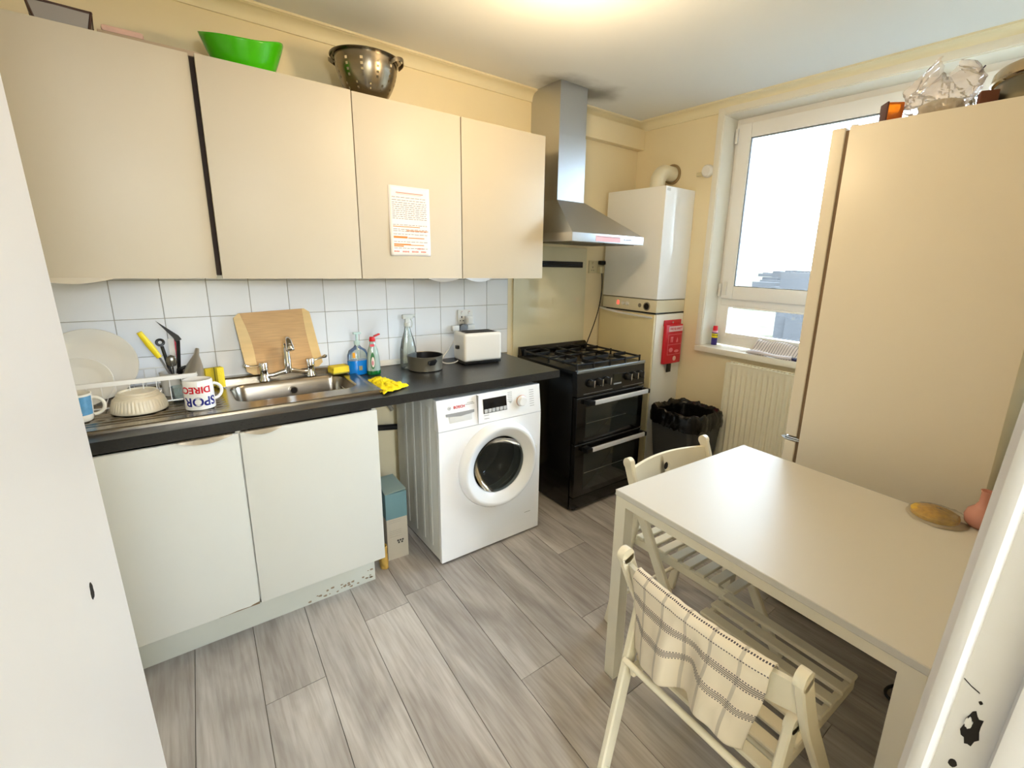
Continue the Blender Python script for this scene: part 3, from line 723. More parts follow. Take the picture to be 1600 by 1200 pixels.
def bottle_wash():
    c = (0.708, -0.175, 0.911)
    root = thing('dish_soap_bottle', 'dish soap bottle with an open red flip cap and green base', 'bottle', c)
    MB().lathe([(0.0335, 0.016), (0.033, 0.05), (0.030, 0.09), (0.024, 0.125), (0.016, 0.150), (0.014, 0.168), (0.0, 0.168)], c, sy=0.72, n=36).build('bottle', clear_plastic('milky_plastic', (206, 224, 214), 0.55), root)
    MB().lathe([(0.0, 0.0), (0.031, 0.0), (0.0345, 0.004), (0.0345, 0.018), (0.032, 0.024), (0.0, 0.024)], c, sy=0.72, n=36).build('green_soap', mat('green_soap', (14, 104, 44), 0.15, coat=0.3), root)
    k = MB().cyl((c[0], c[1], c[2]+0.168), (c[0], c[1], c[2]+0.190), 0.0155, 0.0125, n=24, b=0.002)
    M = Matrix.Translation((c[0]+0.010, c[1], c[2]+0.189)) @ Matrix.Rotation(-0.35, 4, 'Y')
    k.box(0.0, 0.030, -0.010, 0.010, 0.0, 0.006, 0.002, M=M); k.build('flip_cap', mat('red_cap', (206, 22, 30), 0.35), root)
    def onb(u, v): 
        a = -PI/2+u; z = v; r = 0.0335-(0.0105*max(0, z-0.03)/0.095)*0.6+0.0008
        return Vector((c[0]+r*math.cos(a), c[1]+0.72*r*math.sin(a)-0.0004, c[2]+z))
    def oval(u0, v0, ru, rv, nm, m, e=0.0):
        mb = MB(); n = 24; vs = [onb(u0, v0)-Vector((0, e, 0))]+[onb(u0+ru*math.cos(2*PI*i/n), v0+rv*math.sin(2*PI*i/n))-Vector((0, e, 0)) for i in range(n)]
        mb.faces(vs, [(0, 1+i, 1+(i+1) % n) for i in range(n)]); mb.build(nm, m, root)
    oval(-0.32, 0.072, 0.36, 0.042, 'green_label', mat('label_green', (44, 112, 62), 0.5), 0.0006)
    oval(-0.30, 0.066, 0.26, 0.026, 'white_label', mat('label_cream', (222, 206, 200), 0.5), 0.0012)
    oval(-0.36, 0.062, 0.16, 0.012, 'pink_label', mat('label_pink', (206, 130, 140), 0.5), 0.0018)
    MB().box(c[0]-0.017, c[0]+0.004, c[1]-0.0155, c[1]-0.0145, c[2]+0.143, c[2]+0.155).build('red_label', mat('label_red', (214, 80, 90), 0.5), root)
bottle_wash()
def spray():
    c = (0.915, -0.120, 0.911)
    root = thing('spray_bottle', 'empty clear spray bottle with a trigger head by the tiles', 'bottle', c)
    MB().lathe([(0.0, 0.0), (0.042, 0.0), (0.045, 0.005), (0.046, 0.05), (0.044, 0.10), (0.034, 0.15), (0.019, 0.195), (0.0155, 0.215), (0.0155, 0.222)], c, sy=0.62, n=40).build('bottle', CLEAR, root)
    g_ = mat('translucent_white', (206, 210, 206), 0.35)
    h = MB().cyl((c[0], c[1], c[2]+0.222), (c[0], c[1], c[2]+0.243), 0.017, n=24, b=0.002)
    h.box(c[0]-0.026, c[0]+0.03, c[1]-0.011, c[1]+0.011, c[2]+0.262, c[2]+0.286, 0.005).box(c[0]-0.012, c[0]+0.012, c[1]-0.009, c[1]+0.009, c[2]+0.24, c[2]+0.266, 0.003)
    h.cyl((c[0]+0.03, c[1], c[2]+0.276), (c[0]+0.042, c[1], c[2]+0.276), 0.008, n=14); h.build('spray_head', g_, root)
    MB().tube(bez([(c[0]+0.02, c[1], c[2]+0.262), (c[0]+0.034, c[1], c[2]+0.24), (c[0]+0.022, c[1], c[2]+0.215)], 8), 0.004, n=8).build('trigger', g_, root)
    MB().cyl((c[0], c[1], c[2]+0.01), (c[0], c[1], c[2]+0.222), 0.0025, n=8).build('dip_tube', g_, root)
spray()
def glove():
    random.seed(21)
    # crumpled yellow cloth
    a, b2, c2, d = Vector((0.634, -0.300, 0.911)), Vector((0.700, -0.255, 0.911)), Vector((0.755, -0.500, 0.911)), Vector((0.612, -0.575, 0.911))
    import mathutils.noise as nz
    def P(u, v):
        p = a.lerp(b2, u).lerp(d.lerp(c2, u), v)
        n1 = nz.noise(Vector((u*3.3, v*6.0, 1.0))); n2 = nz.noise(Vector((u*9, v*14, 4.0)))
        e = min(u, 1-u, v, 1-v)
        wob = 0.012*nz.noise(Vector((v*9, u*9, 7.0)))
        return p+Vector((wob, wob*1.2, 0.003+0.013*abs(n1)+0.006*abs(n2)+0.007*sm(e/0.25)))
    o = MB().grid(P, 36, 48).build('cloth', mat('yellow_cloth', (250, 226, 10), 0.75, bump=0.2, bscale=180), solid=0.0015, angle=80)
    tag(o, 'crumpled bright yellow cloth lying on the worktop edge right of the sink', 'cloth')
glove()
def pan():
    c = (0.972, -0.205, 0.911)
    root = thing('saucepan', 'small grey non-stick saucepan, its handle missing, on the worktop', 'pan', c)
    m = mat('pan_grey_enamel', (122, 116, 102), 0.3, 0.4, var=0.08)
    MB().lathe([(0.0, 0.0), (0.080, 0.0), (0.088, 0.004), (0.092, 0.075), (0.094, 0.078), (0.0915, 0.079), (0.0895, 0.076)], c, n=48).build('pan_body', m, root)
    MB().lathe([(0.0895, 0.0762), (0.086, 0.008), (0.0, 0.005)], c, n=48).build('pan_interior', mat('nonstick_black', (26, 22, 20), 0.35), root)
    a = -1.62
    d = Vector((math.cos(a), math.sin(a), 0)); p = Vector(c)+d*0.089+Vector((0, 0, 0.052)); s = Vector((-d.y, d.x, 0))
    mb = MB(); mb.prism([p+s*x+Vector((0, 0, z)) for x, z in ((-0.024, -0.006), (-0.014, -0.015), (0.012, -0.013), (0.026, 0.008), (0.018, 0.018), (-0.006, 0.012), (-0.022, 0.008))], d*0.014)
    mb._bev(mb.bm.verts[:], 0.003); mb.build('handle_stub', BLK, root)
pan()
def toaster():
    x0, x1, y0, y1, z = 1.185, 1.455, -0.265, -0.115, 0.911
    M = Matrix.Translation((1.305, -0.185, z)) @ Matrix.Rotation(-0.08, 4, 'Z')
    root = thing('toaster', 'white two-slot toaster below the sockets', 'toaster', (1.305, -0.185, z))
    MB().box(-0.118, 0.118, -0.075, 0.075, 0.018, 0.178, 0.018, seg=4, M=M).build('toaster_body', WHITEP, root)
    MB().box(-0.085, 0.085, -0.045, -0.012, 0.1755, 0.1795, 0.001, M=M).box(-0.085, 0.085, 0.012, 0.045, 0.1755, 0.1795, 0.001, M=M).build('slot', DARKH, root)
    MB().box(-0.10, 0.10, -0.055, 0.055, 0.1752, 0.1782, 0.001, M=M).build('slot_plate', mat('toaster_plate', (92, 80, 70), 0.35, 0.6), root)
    MB().box(-0.114, 0.114, -0.072, 0.072, 0.004, 0.02, 0.003, M=M).build('toaster_base', BLK, root)
    MB().box(-0.135, -0.117, -0.012, 0.012, 0.085, 0.105, 0.004, M=M).build('lever', BLK, root)
    for sx in (-0.1, 0.1):
        for sy in (-0.055, 0.055): MB().cyl(M @ Vector((sx, sy, 0)), M @ Vector((sx, sy, 0.006)), 0.008, n=10).build('foot', BLK, root)
    pts = bez([(1.19, -0.16, 0.925), (1.14, -0.20, 0.912), (1.06, -0.17, 0.914), (1.08, -0.05, 0.914), (1.20, -0.03, 0.93), (1.24, -0.028, 1.0), (1.262, -0.030, 1.08)], 30)
    MB().tube(pts, 0.0035, n=8).build('power_cord', WHITEP, root)
toaster()
def socket(x0, x1, z0, z1, label, m, y=-0.007, n=2):
    root = thing('wall_socket', label, 'socket', ((x0+x1)/2, y, (z0+z1)/2))
    MB().box(x0, x1, y-0.009, y, z0, z1, 0.0025).build('face_plate', m, root)
    w_ = (x1-x0)/n
    for i in range(n):
        cx = x0+w_*(i+0.5); s = MB().box(cx-0.006, cx+0.006, y-0.0125, y-0.0088, z1-0.026, z1-0.008, 0.001).build('rocker_switch', m, root)
        MB().box(cx-0.004, cx+0.004, y-0.0129, y-0.0124, z1-0.012, z1-0.010).build('switch_mark', mat('switch_red', (190, 60, 50), 0.5), s)
        mb = MB().box(cx-0.003, cx+0.003, y-0.0094, y-0.0088, z0+0.036, z0+0.048).box(cx-0.013, cx-0.006, y-0.0094, y-0.0088, z0+0.018, z0+0.023).box(cx+0.006, cx+0.013, y-0.0094, y-0.0088, z0+0.018, z0+0.023)
        mb.build('pin_holes', DARKH, root)
    return root
socket(1.272, 1.372, 1.110, 1.195, 'white wall socket on the tiles above the toaster', WHITEP)
def plug(label, c, m, w_=0.046, h=0.05, d=0.032, group=None):
    root = thing('plug', label, 'plug', c, group)
    mb = MB().box(c[0]-w_/2, c[0]+w_/2, c[1]-d, c[1], c[2]-h/2, c[2]+h/2, 0.008, seg=3); mb.build('plug_body', m, root)
    MB().box(c[0]-w_*0.3, c[0]+w_*0.3, c[1]-d-0.003, c[1]-d+0.002, c[2]-h*0.3, c[2]+h*0.3, 0.002).build('plug_cover', m, root)
    return root
plug('white plug in the socket above the toaster', (1.335, -0.017, 1.135), WHITEP)
def adapter():
    root = thing('cable_adapter', 'grey and white round adapter hanging behind the toaster', 'adapter', (1.29, -0.03, 1.085))
    MB().box(1.228, 1.272, -0.034, -0.009, 1.072, 1.106, 0.005).build('white_block', WHITEP, root)
    MB().cyl((1.300, -0.009, 1.086), (1.300, -0.038, 1.086), 0.026, n=28, b=0.004).build('grey_dial', mat('grey_dial', (120, 124, 130), 0.4), root)
    MB().box(1.335, 1.385, -0.022, -0.009, 1.076, 1.104, 0.003).build('white_block', WHITEP, root)
adapter()

# ------------------------------------------------------------------ dish rack and dishes
def rack():
    root = thing('dish_rack', 'white wire dish rack on the drainer at the left', 'dish rack', (-0.22, -0.17, 0.926))
    x0, x1, yf, yb, zt, zb = -0.50, -0.012, -0.283, -0.065, 1.022, 0.932
    MB().ribbon([(x0, yf, zt-0.002), (-0.20, yf, zt-0.002), (x1, yf, zt)], 0.009, 0.016, (0, 1, 0)).build('front_rail', WHITEP, root)
    mb = MB().tube([(x0, yb, zt), (x1, yb, zt), (x1, yf, zt)], 0.003, n=8).tube([(x0, yb, zb), (x1, yb, zb), (x1, yf, zb), (x0, yf, zb)], 0.003, n=8)
    mb.build('frame_wire', WHITEP, root)
    n = 13
    for i in range(n):
        x = x0+0.02+(x1-x0-0.03)*i/(n-1)
        MB().tube([(x, yf+0.003, zt-0.004), (x, yf+0.004, zb), (x, yb, zb), (x, yb, zt)], 0.0016, n=6).build('wire', WHITEP, root)
rack()
def plate(label, c, R_, tilt, yaw=0.0):
    root = thing('plate', label, 'plate', c, 'plates in the dish rack')
    M = Matrix.Translation(c) @ Matrix.Rotation(yaw, 4, 'Z') @ Matrix.Rotation(PI/2-tilt, 4, 'X')
    prof = [(0.0, 0.0), (R_*0.58, 0.0), (R_*0.68, 0.004), (R_*0.97, 0.014), (R_, 0.016), (R_*0.985, 0.0185), (R_*0.67, 0.008), (R_*0.57, 0.004), (0.0, 0.004)]
    MB().lathe(prof, (0, 0, 0), n=64, M=M).build('plate_body', PLATE, root, angle=50)
plate('large round white plate standing at the back of the dish rack', (-0.318, -0.105, 1.062), 0.136, 0.20)
plate('small round white plate in front of the large plate', (-0.342, -0.215, 1.022), 0.088, 0.18)
def mug_geo(c, r0, r1, h, hang, m, name_l, inv=False):
    root = thing('mug', name_l, 'mug', c, 'mugs on the drainer')
    if inv: prof = [(r1, 0.0), (r1*1.0, h*0.5), (r0, h-0.004), (r0-0.003, h), (r0-0.006, h-0.002), (0, h-0.003)]
    else: prof = [(0.0, 0.004), (r0*0.85, 0.003), (r0*0.9, 0.0), (r0, 0.004)]+[(r0+(r1-r0)*t**0.6, h*t) for t in (0.15, 0.3, 0.5, 0.75, 1.0)]+[(r1-0.003, h+0.001), (r1-0.004, h-0.002), (r1-0.005, h*0.5), (r0-0.005, 0.008), (0, 0.008)]
    MB().lathe(prof, c, n=48).build('mug_body', m, root, angle=50)
    d = Vector((math.cos(hang), math.sin(hang), 0)); cc = Vector(c)+d*(r1-0.003)+Vector((0, 0, h*0.5))
    pts = [cc+d*(0.030*math.sin(a))+Vector((0, 0, 0.030*math.cos(a))) for a in [PI*k/12 for k in range(13)]]
    MB().tube(pts, 0.0055, n=10).build('handle', m, root)
    return root
m2 = (-0.016, -0.392, 0.921)
mg = mug_geo(m2, 0.046, 0.0475, 0.108, 0.25, mat('mug_glaze', (240, 238, 234), 0.12, coat=0.4), 'white mug upside down with inverted red and blue lettering', inv=True)
def wraptext(txt, size, zc, a_c, col, name, off, sx=1.0):
    mb = MB()
    # text turned by 180 degrees and wrapped round the mug; a_c = angle of its centre
    fn = lambda x, y: Vector((m2[0]+0.0482*math.cos(a_c-x/0.0478), m2[1]+0.0482*math.sin(a_c-x/0.0478), m2[2]+zc-y))
    text_on(mb, txt, size, (0, 0, 0), (1, 0, 0), (0, 1, 0), off, fn, sx)
    mb.build(name, col, mg, smooth=False, recalc=False)
RED = mat('lettering_red', (206, 18, 40), 0.3); BLU = mat('lettering_blue', (22, 26, 120), 0.3)
wraptext('SPORTS', 0.046, 0.032, -2.05, BLU, 'blue_lettering', 0.0012, 0.96)
wraptext('DIRECT', 0.034, 0.076, -1.97, RED, 'red_lettering', 0.0010, 0.98)
m1 = (-0.350, -0.362, 0.921)
mg1 = mug_geo(m1, 0.038, 0.044, 0.094, 0.0, mat('mug_cream', (236, 230, 216), 0.14, coat=0.4), 'white mug with a blue picture and dark red shape, beside the door')
mb = MB(); n = 40
for (z0, z1) in ((0.024, 0.088),):
    f1 = lambda z: 0.038+(0.044-0.038)*min(1, z/0.094)**0.6+0.0012
    mb.lathe([(f1(z0+(z1-z0)*k/8), z0+(z1-z0)*k/8) for k in range(9)], m1, n=40, a0=-2.9, a1=-0.35)
mb.build('blue_picture', mat('blue_glaze', (92, 150, 190), 0.2, var=0.35, scale=40), mg1, angle=60)
def mug_patch(nm, col, a_c, zc, ra, rz, e, rot=0.0):
    vs = [None]; n = 20; pts = []
    for i in range(n):
        t = 2*PI*i/n; k = 1+0.25*math.sin(3*t+a_c*9)
        u = ra*k*math.cos(t); v_ = rz*k*math.sin(t); a = a_c+u; z = zc+v_+u*rot; r = 0.0445+e
        pts.append((m1[0]+r*math.cos(a), m1[1]+r*math.sin(a), m1[2]+z))
    r = 0.0445+e; ce = (m1[0]+r*math.cos(a_c), m1[1]+r*math.sin(a_c), m1[2]+zc)
    MB().faces([ce]+pts, [(0, 1+i, 1+(i+1) % n) for i in range(n)]).build(nm, col, mg1)
mug_patch('dark_shape', mat('glaze_maroon', (60, 20, 40), 0.3), -2.35, 0.058, 0.34, 0.012, 0.0012, 0.01)
mug_patch('pink_shape', mat('glaze_pink', (216, 130, 130), 0.3), -1.75, 0.042, 0.5, 0.007, 0.0018, -0.015)
mug_patch('dark_red_shape', mat('glaze_dark_red', (130, 40, 60), 0.3), -2.0, 0.034, 0.3, 0.005, 0.0024)
def bowl():
    c = (-0.192, -0.318, 0.921)
    root = thing('bowl', 'cream ribbed bowl upside down between the two mugs', 'bowl', c)
    m = mat('cream_stoneware', (226, 216, 194), 0.3, var=0.05)
    def P(u, v):
        a = 2*PI*u; prof = [(0.078, 0.0), (0.082, 0.004), (0.078, 0.022), (0.072, 0.045), (0.066, 0.054), (0.062, 0.056), (0.0615, 0.064), (0.056, 0.066), (0.0555, 0.072), (0.050, 0.072), (0.048, 0.066), (0.0, 0.066)]
        t = v*(len(prof)-1); i = min(int(t), len(prof)-2); k = t-i
        r = prof[i][0]*(1-k)+prof[i+1][0]*k; z = prof[i][1]*(1-k)+prof[i+1][1]*k
        if 0.006 < z < 0.05 and r > 0.068: r += 0.0022*abs(math.sin(a*22))*sm((z-0.004)/0.01)*sm((0.052-z)/0.006)
        return Vector((c[0]+r*math.cos(a), c[1]+r*math.sin(a), c[2]+z))
    MB().grid(P, 176, 44, cu=True).build('bowl_body', m, root, angle=50)
bowl()
def utensils():
    c = (-0.082, -0.135, 0.921)
    root = thing('utensil_pot', 'white pot of kitchen utensils at the right end of the dish rack', 'pot', c)
    MB().lathe([(0.0, 0.004), (0.040, 0.004), (0.042, 0.0), (0.046, 0.088), (0.0475, 0.092), (0.0445, 0.09), (0.040, 0.01), (0, 0.01)], c, n=36).build('pot_body', mat('pot_white', (226, 222, 214), 0.25, coat=0.3), root)
    def ut(name, label, pts, build_fn):
        r = thing(name, label, name.replace('_', ' '), pts[0], 'utensils in the pot'); build_fn(r, [Vector(p) for p in pts]); return r
    b0 = Vector((c[0], c[1], c[2]+0.02))
    def peeler(r, p):
        MB().tube([p[1], p[1].lerp(p[2], 0.5), p[2]], 0.010, n=12, rads=[0.009, 0.0115, 0.009]).build('yellow_handle', mat('yellow_plastic', (240, 216, 30), 0.4), r)
        MB().tube([p[0], p[1]], 0.004, n=8).build('blade', SILV, r)
    ut('brush', 'utensil with a thick yellow handle leaning left out of the pot', [b0+Vector((0.01, 0, 0)), (-0.118, -0.146, 1.078), (-0.166, -0.152, 1.182)], peeler)
    def pick(r, p):
        MB().ribbon([p[0], p[1]], 0.012, 0.004, (1, 0.2, 0)).build('handle', BLK, r)
        d = MB(); d.prism([p[1]+Vector(q) for q in ((0.012, 0, 0.004), (0.004, 0, 0.02), (-0.060, 0, 0.082), (-0.014, 0, 0.012), (-0.008, 0, -0.006))], (0, 0.006, 0)); d.build('blade', BLK, r)
    ut('spatula', 'black angled spatula sticking up highest out of the pot', [b0+Vector((0.012, 0.005, 0)), (-0.052, -0.15, 1.140)], pick)
    def loop(r, p):
        MB().tube([p[0], p[1]], 0.006, n=10).build('handle', BLK, r)
        cc = p[1]+Vector((-0.004, 0, 0.016)); MB().tube(circ(cc, 0.011, 18, (1, 0, 0), (0, 0.2, 1)), 0.005, n=8, closed=True).build('hanging_loop', BLK, r)
    ut('spoon', 'black handle with a round hanging loop in the pot', [b0, (-0.105, -0.128, 1.118)], loop)
    def bladek(r, p):
        MB().ribbon([p[0], p[1]], 0.018, 0.006, (1, 0, 0)).build('handle', mat('utensil_white', (220, 214, 206), 0.4), r)
        MB().ribbon([p[0]+Vector((0.013, -0.002, 0.02)), p[1]+Vector((0.014, -0.002, 0.004))], 0.006, 0.007, (1, 0, 0)).build('red_edge', mat('utensil_red', (196, 30, 60), 0.4), r)
    ut('knife', 'white and red handled knife upright in the pot', [b0+Vector((0.004, 0.012, 0)), (-0.075, -0.118, 1.146)], bladek)
    def whisk(r, p):
        mb = MB()
        M = Matrix.Translation(p[1]) 
        mb.lathe([(0.0, -0.022), (0.012, -0.018), (0.019, 0.0), (0.014, 0.02), (0.0, 0.026)], tuple(p[1]), n=20, sy=0.35); mb.build('bowl', mat('spoon_steel', (120, 118, 112), 0.25, 1.0), r)
        MB().tube([p[0], p[1]-Vector((0, 0, 0.02))], 0.003, n=8).build('handle', CHROME, r)
    ut('ladle', 'small steel ladle in the pot', [b0, (-0.082, -0.172, 1.062)], whisk)
    def dk(r, p):
        MB().tube([p[0], p[1]], 0.008, n=10, rads=[0.008, 0.011]).build('handle', BLK, r)
        MB().tube([p[1], p[1]+Vector((0.02, 0, 0.006)), p[1]+Vector((0.032, 0, 0.0))], 0.007, n=8).build('hook', BLK, r)
    ut('scraper', 'short black handle bent over the pot rim', [b0+Vector((0.01, -0.01, 0)), (-0.060, -0.178, 1.030)], dk)
    def fun(r, p):
        mb = MB(); d = (p[1]-p[0]).normalized()
        mb.tube([p[0], p[0].lerp(p[1], 0.45), p[0].lerp(p[1], 0.8), p[1]], 0.02, n=20, rads=[0.042, 0.028, 0.010, 0.007]); mb.build('funnel_body', mat('funnel_steel', (186, 182, 174), 0.3, 0.8), r)
    r = thing('funnel', 'grey steel funnel lying with its spout up beside the pot', 'funnel', (-0.02, -0.17, 0.95), None)
    fun(r, [Vector((-0.026, -0.222, 0.985)), Vector((0.006, -0.140, 1.100))])
    r = thing('cup', 'small clear glass behind the inverted mug', 'glass', (-0.075, -0.235, 0.921))
    MB().lathe([(0, 0.003), (0.022, 0.003), (0.027, 0.055), (0.0255, 0.055), (0.021, 0.006), (0, 0.006)], (-0.075, -0.25, 0.921), n=28).build('glass_body', CLEAR, r)
utensils()

# ------------------------------------------------------------------ washing machine
def washer():
    x0, x1, yf, yb, zt = 0.842, 1.442, -0.615, -0.09, 0.85
    root = thing('washing_machine', 'white front-loading washing machine under the worktop', 'washing machine', ((x0+x1)/2, -0.35, 0))
    mb = MB().box(x0+0.004, x0+0.012, yf+0.02, yb, 0.012, zt-0.002, 0.003).box(x1-0.012, x1-0.004, yf+0.02, yb, 0.012, zt-0.002, 0.003).box(x0+0.012, x1-0.012, yb-0.01, yb, 0.012, zt-0.002).box(x0+0.012, x1-0.012, yf+0.045, yb-0.01, zt-0.012, zt-0.002).box(x0+0.012, x1-0.012, yf+0.02, yb-0.01, 0.012, 0.02)
    for y in (-0.20, -0.30, -0.40, -0.49): 
        mb.box(x0+0.0028, x0+0.006, y-0.022, y+0.022, 0.06, 0.80, 0.001)
    mb.build('cabinet_shell', mat('washer_side', (226, 226, 222), 0.35), root)
    # front panel with a hole approximated by a ring of faces
    cx, cz, R0 = 1.168, 0.468, 0.208
    mb = MB(); n = 48; zl = 0.700
    outer = []
    for i in range(n):
        a = 2*PI*i/n; dx, dz = math.cos(a), math.sin(a)
        tx = ((x1 if dx > 0 else x0)-cx)/dx if abs(dx) > 1e-6 else 1e9; tz = ((zl if dz > 0 else 0.012)-cz)/dz if abs(dz) > 1e-6 else 1e9
        t = min(tx, tz); outer.append((cx+dx*t, yf, cz+dz*t))
    cor = [(x0, yf, zl), (x1, yf, zl), (x1, yf, 0.012), (x0, yf, 0.012)]
    for q in cor:
        k = min(range(n), key=lambda i: (outer[i][0]-q[0])**2+(outer[i][2]-q[2])**2); outer[k] = q
    inner = [(cx+R0*math.cos(2*PI*i/n), yf, cz+R0*math.sin(2*PI*i/n)) for i in range(n)]
    inner2 = [(p[0], yf+0.05, p[2]) for p in inner]; back = [(p[0], yf+0.021, p[2]) for p in outer]
    vs = outer+inner+inner2+back
    fs = [(i, (i+1) % n, (i+1) % n+n, i+n) for i in range(n)]+[(i+n, (i+1) % n+n, (i+1) % n+2*n, i+2*n) for i in range(n)]+[(i, (i+1) % n, (i+1) % n+3*n, i+3*n) for i in range(n)]
    mb.faces(vs, fs); mb.build('front_panel', WMW, root)
    # control panel
    MB().prism([(x0, yf, 0.703), (x0, yf+0.020, 0.850), (x0, yf+0.045, 0.850), (x0, yf+0.045, 0.703)], (x1-x0, 0, 0)).build('control_panel', WMW, root)
    def yp(z): return yf+0.020*(z-0.703)/0.147
    up = Vector((0, 0.020, 0.147)).normalized()
    MB().box(1.0535, 1.0550, yf-0.0006, yf+0.03, 0.704, 0.848).build('panel_seam', WMG, root)
    dr = MB(); dr.prism([(0.885, yp(0.775)-0.004, 0.781), (1.035, yp(0.775)-0.004, 0.781), (1.035, yp(0.775)-0.004, 0.769), (0.96, yp(0.765)-0.006, 0.762), (0.885, yp(0.775)-0.004, 0.769)], (0, 0.008, 0))
    d = dr.build('detergent_drawer', mat('drawer_grip_grey', (158, 158, 160), 0.35), root)
    MB().box(0.900, 1.022, yp(0.745)-0.0015, yp(0.745)+0.004, 0.728, 0.765, 0.0015).build('drawer_recess', mat('drawer_white', (226, 226, 226), 0.3), d)
    t = MB(); text_on(t, 'BOSCH', 0.0185, (0.957, yp(0.806)-0.0012, 0.806), (1, 0, 0), up, 0.0006)
    t.build('brand_lettering', mat('brand_red', (206, 30, 40), 0.4), root, smooth=False, recalc=False)
    t = MB(); t.tube(circ((0.905, yp(0.806)-0.001, 0.806), 0.0078, 20, (1, 0, 0), up), 0.0008, n=6, closed=True)
    t.box(0.9015, 0.9028, yp(0.806)-0.0016, yp(0.806), 0.8015, 0.8105).box(0.9072, 0.9085, yp(0.806)-0.0016, yp(0.806), 0.8015, 0.8105).box(0.9015, 0.9085, yp(0.806)-0.0016, yp(0.806), 0.8055, 0.8066)
    t.build('brand_emblem', WMG, root)
    prn = mat('grey_print', (150, 150, 152), 0.5)
    t = MB()
    for z, a, b2 in ((0.818, 1.0, 1.035), (0.811, 0.99, 1.04)): t.box(a, b2, yp(z)-0.0008, yp(z)+0.001, z-0.0012, z+0.0012)
    for z in (0.832, 0.823, 0.814, 0.805, 0.796, 0.787): t.box(1.232+0.004*(z > 0.8), 1.262, yp(z)-0.0008, yp(z)+0.001, z-0.001, z+0.001); 
    for z in (0.826, 0.814, 0.802, 0.790, 0.778, 0.766, 0.754, 0.742): t.box(1.372, 1.400, yp(z)-0.0008, yp(z)+0.001, z-0.001, z+0.001)
    for z in (0.738, 0.722): t.box(1.09, 1.118, yp(z)-0.0008, yp(z)+0.001, z-0.0012, z+0.0012)
    t.build('panel_print', prn, root, smooth=False)
    s = MB().prism([(1.088, yp(0.748)-0.0015, 0.748), (1.226, yp(0.748)-0.0015, 0.748), (1.226, yp(0.820)-0.0015, 0.820), (1.088, yp(0.820)-0.0015, 0.820)], (0, 0.004, 0)).build('display', mat('display_black', (12, 12, 15), 0.1, coat=0.5), root)
    for i in range(6):
        a = 1.092+0.0225*i
        MB().box(a, a+0.0185, yp(0.758)-0.0035, yp(0.758), 0.750, 0.769, 0.001).build('button', mat('button_silver', (206, 208, 210), 0.35), s)
    k = MB().lathe([(0.0, -0.020), (0.022, -0.020), (0.025, -0.016), (0.028, -0.002), (0.028, 0.0)], (1.318, yp(0.778)-0.001, 0.778), n=36, axis='Y').build('programme_dial', WMW, root)
    MB().lathe([(0.0285, -0.003), (0.031, -0.002), (0.031, 0.001)], (1.318, yp(0.778)-0.001, 0.778), n=36, axis='Y').build('dial_ring', mat('dial_copper', (206, 160, 140), 0.35, 0.3), k)
    MB().cyl((1.250, yp(0.782), 0.782), (1.250, yp(0.782)-0.003, 0.782), 0.006, n=16).build('button', mat('button_silver', (206, 208, 210), 0.35), root)
    # porthole door
    c = (cx, yf, cz)
    d = MB().lathe([(0.150, 0.004), (0.149, -0.010), (0.153, -0.018), (0.160, -0.023), (0.196, -0.048), (0.206, -0.051), (0.216, -0.047), (0.226, -0.030), (0.230, -0.012), (0.229, -0.001), (0.205, 0.0)], c, n=72, axis='Y').build('porthole_door', WMW, root, angle=50)
    MB().box(cx+0.214, cx+0.232, yf-0.030, yf-0.012, cz-0.03, cz+0.06, 0.005).build('door_grip', mat('grip_white', (228, 226, 220), 0.4), d)
    MB().lathe([(0.148, -0.020), (0.135, 0.02), (0.10, 0.075), (0.06, 0.098), (0.0, 0.105)], c, n=48, axis='Y').build('glass_bowl', clear_plastic('porthole_glass', (150, 156, 156), 0.08, 0.05, 1.22), d)
    MB().lathe([(0.205, 0.03), (0.17, 0.05), (0.16, 0.075), (0.165, 0.09)], c, n=48, axis='Y').build('rubber_seal', mat('grey_rubber', (110, 112, 110), 0.5), root)
    mb = MB().lathe([(0.165, 0.09), (0.22, 0.12), (0.23, 0.32), (0.20, 0.34), (0.0, 0.345)], c, n=48, axis='Y')
    mb.build('drum', mat('drum_steel', (78, 76, 72), 0.35, 0.9), root)
    mb = MB()
    for k_ in range(3):
        a = 0.5+k_*2*PI/3; q = Vector((cx+0.205*math.cos(a), yf+0.21, cz+0.205*math.sin(a)))
        mb.cyl(q-Vector((0, 0.08, 0)), q+Vector((0, 0.08, 0)), 0.022, n=10)
    mb.build('drum_paddles', mat('drum_steel', (78, 76, 72), 0.35, 0.9), root)
    MB().box(x0+0.01, x1-0.01, yf+0.025, yb-0.02, 0.0, 0.014).build('base_foot', BLK, root)
    t = MB().box(1.345, 1.385, yf-0.0006, yf+0.001, 0.125, 0.127); t.build('flap_seam', prn, root)
washer()
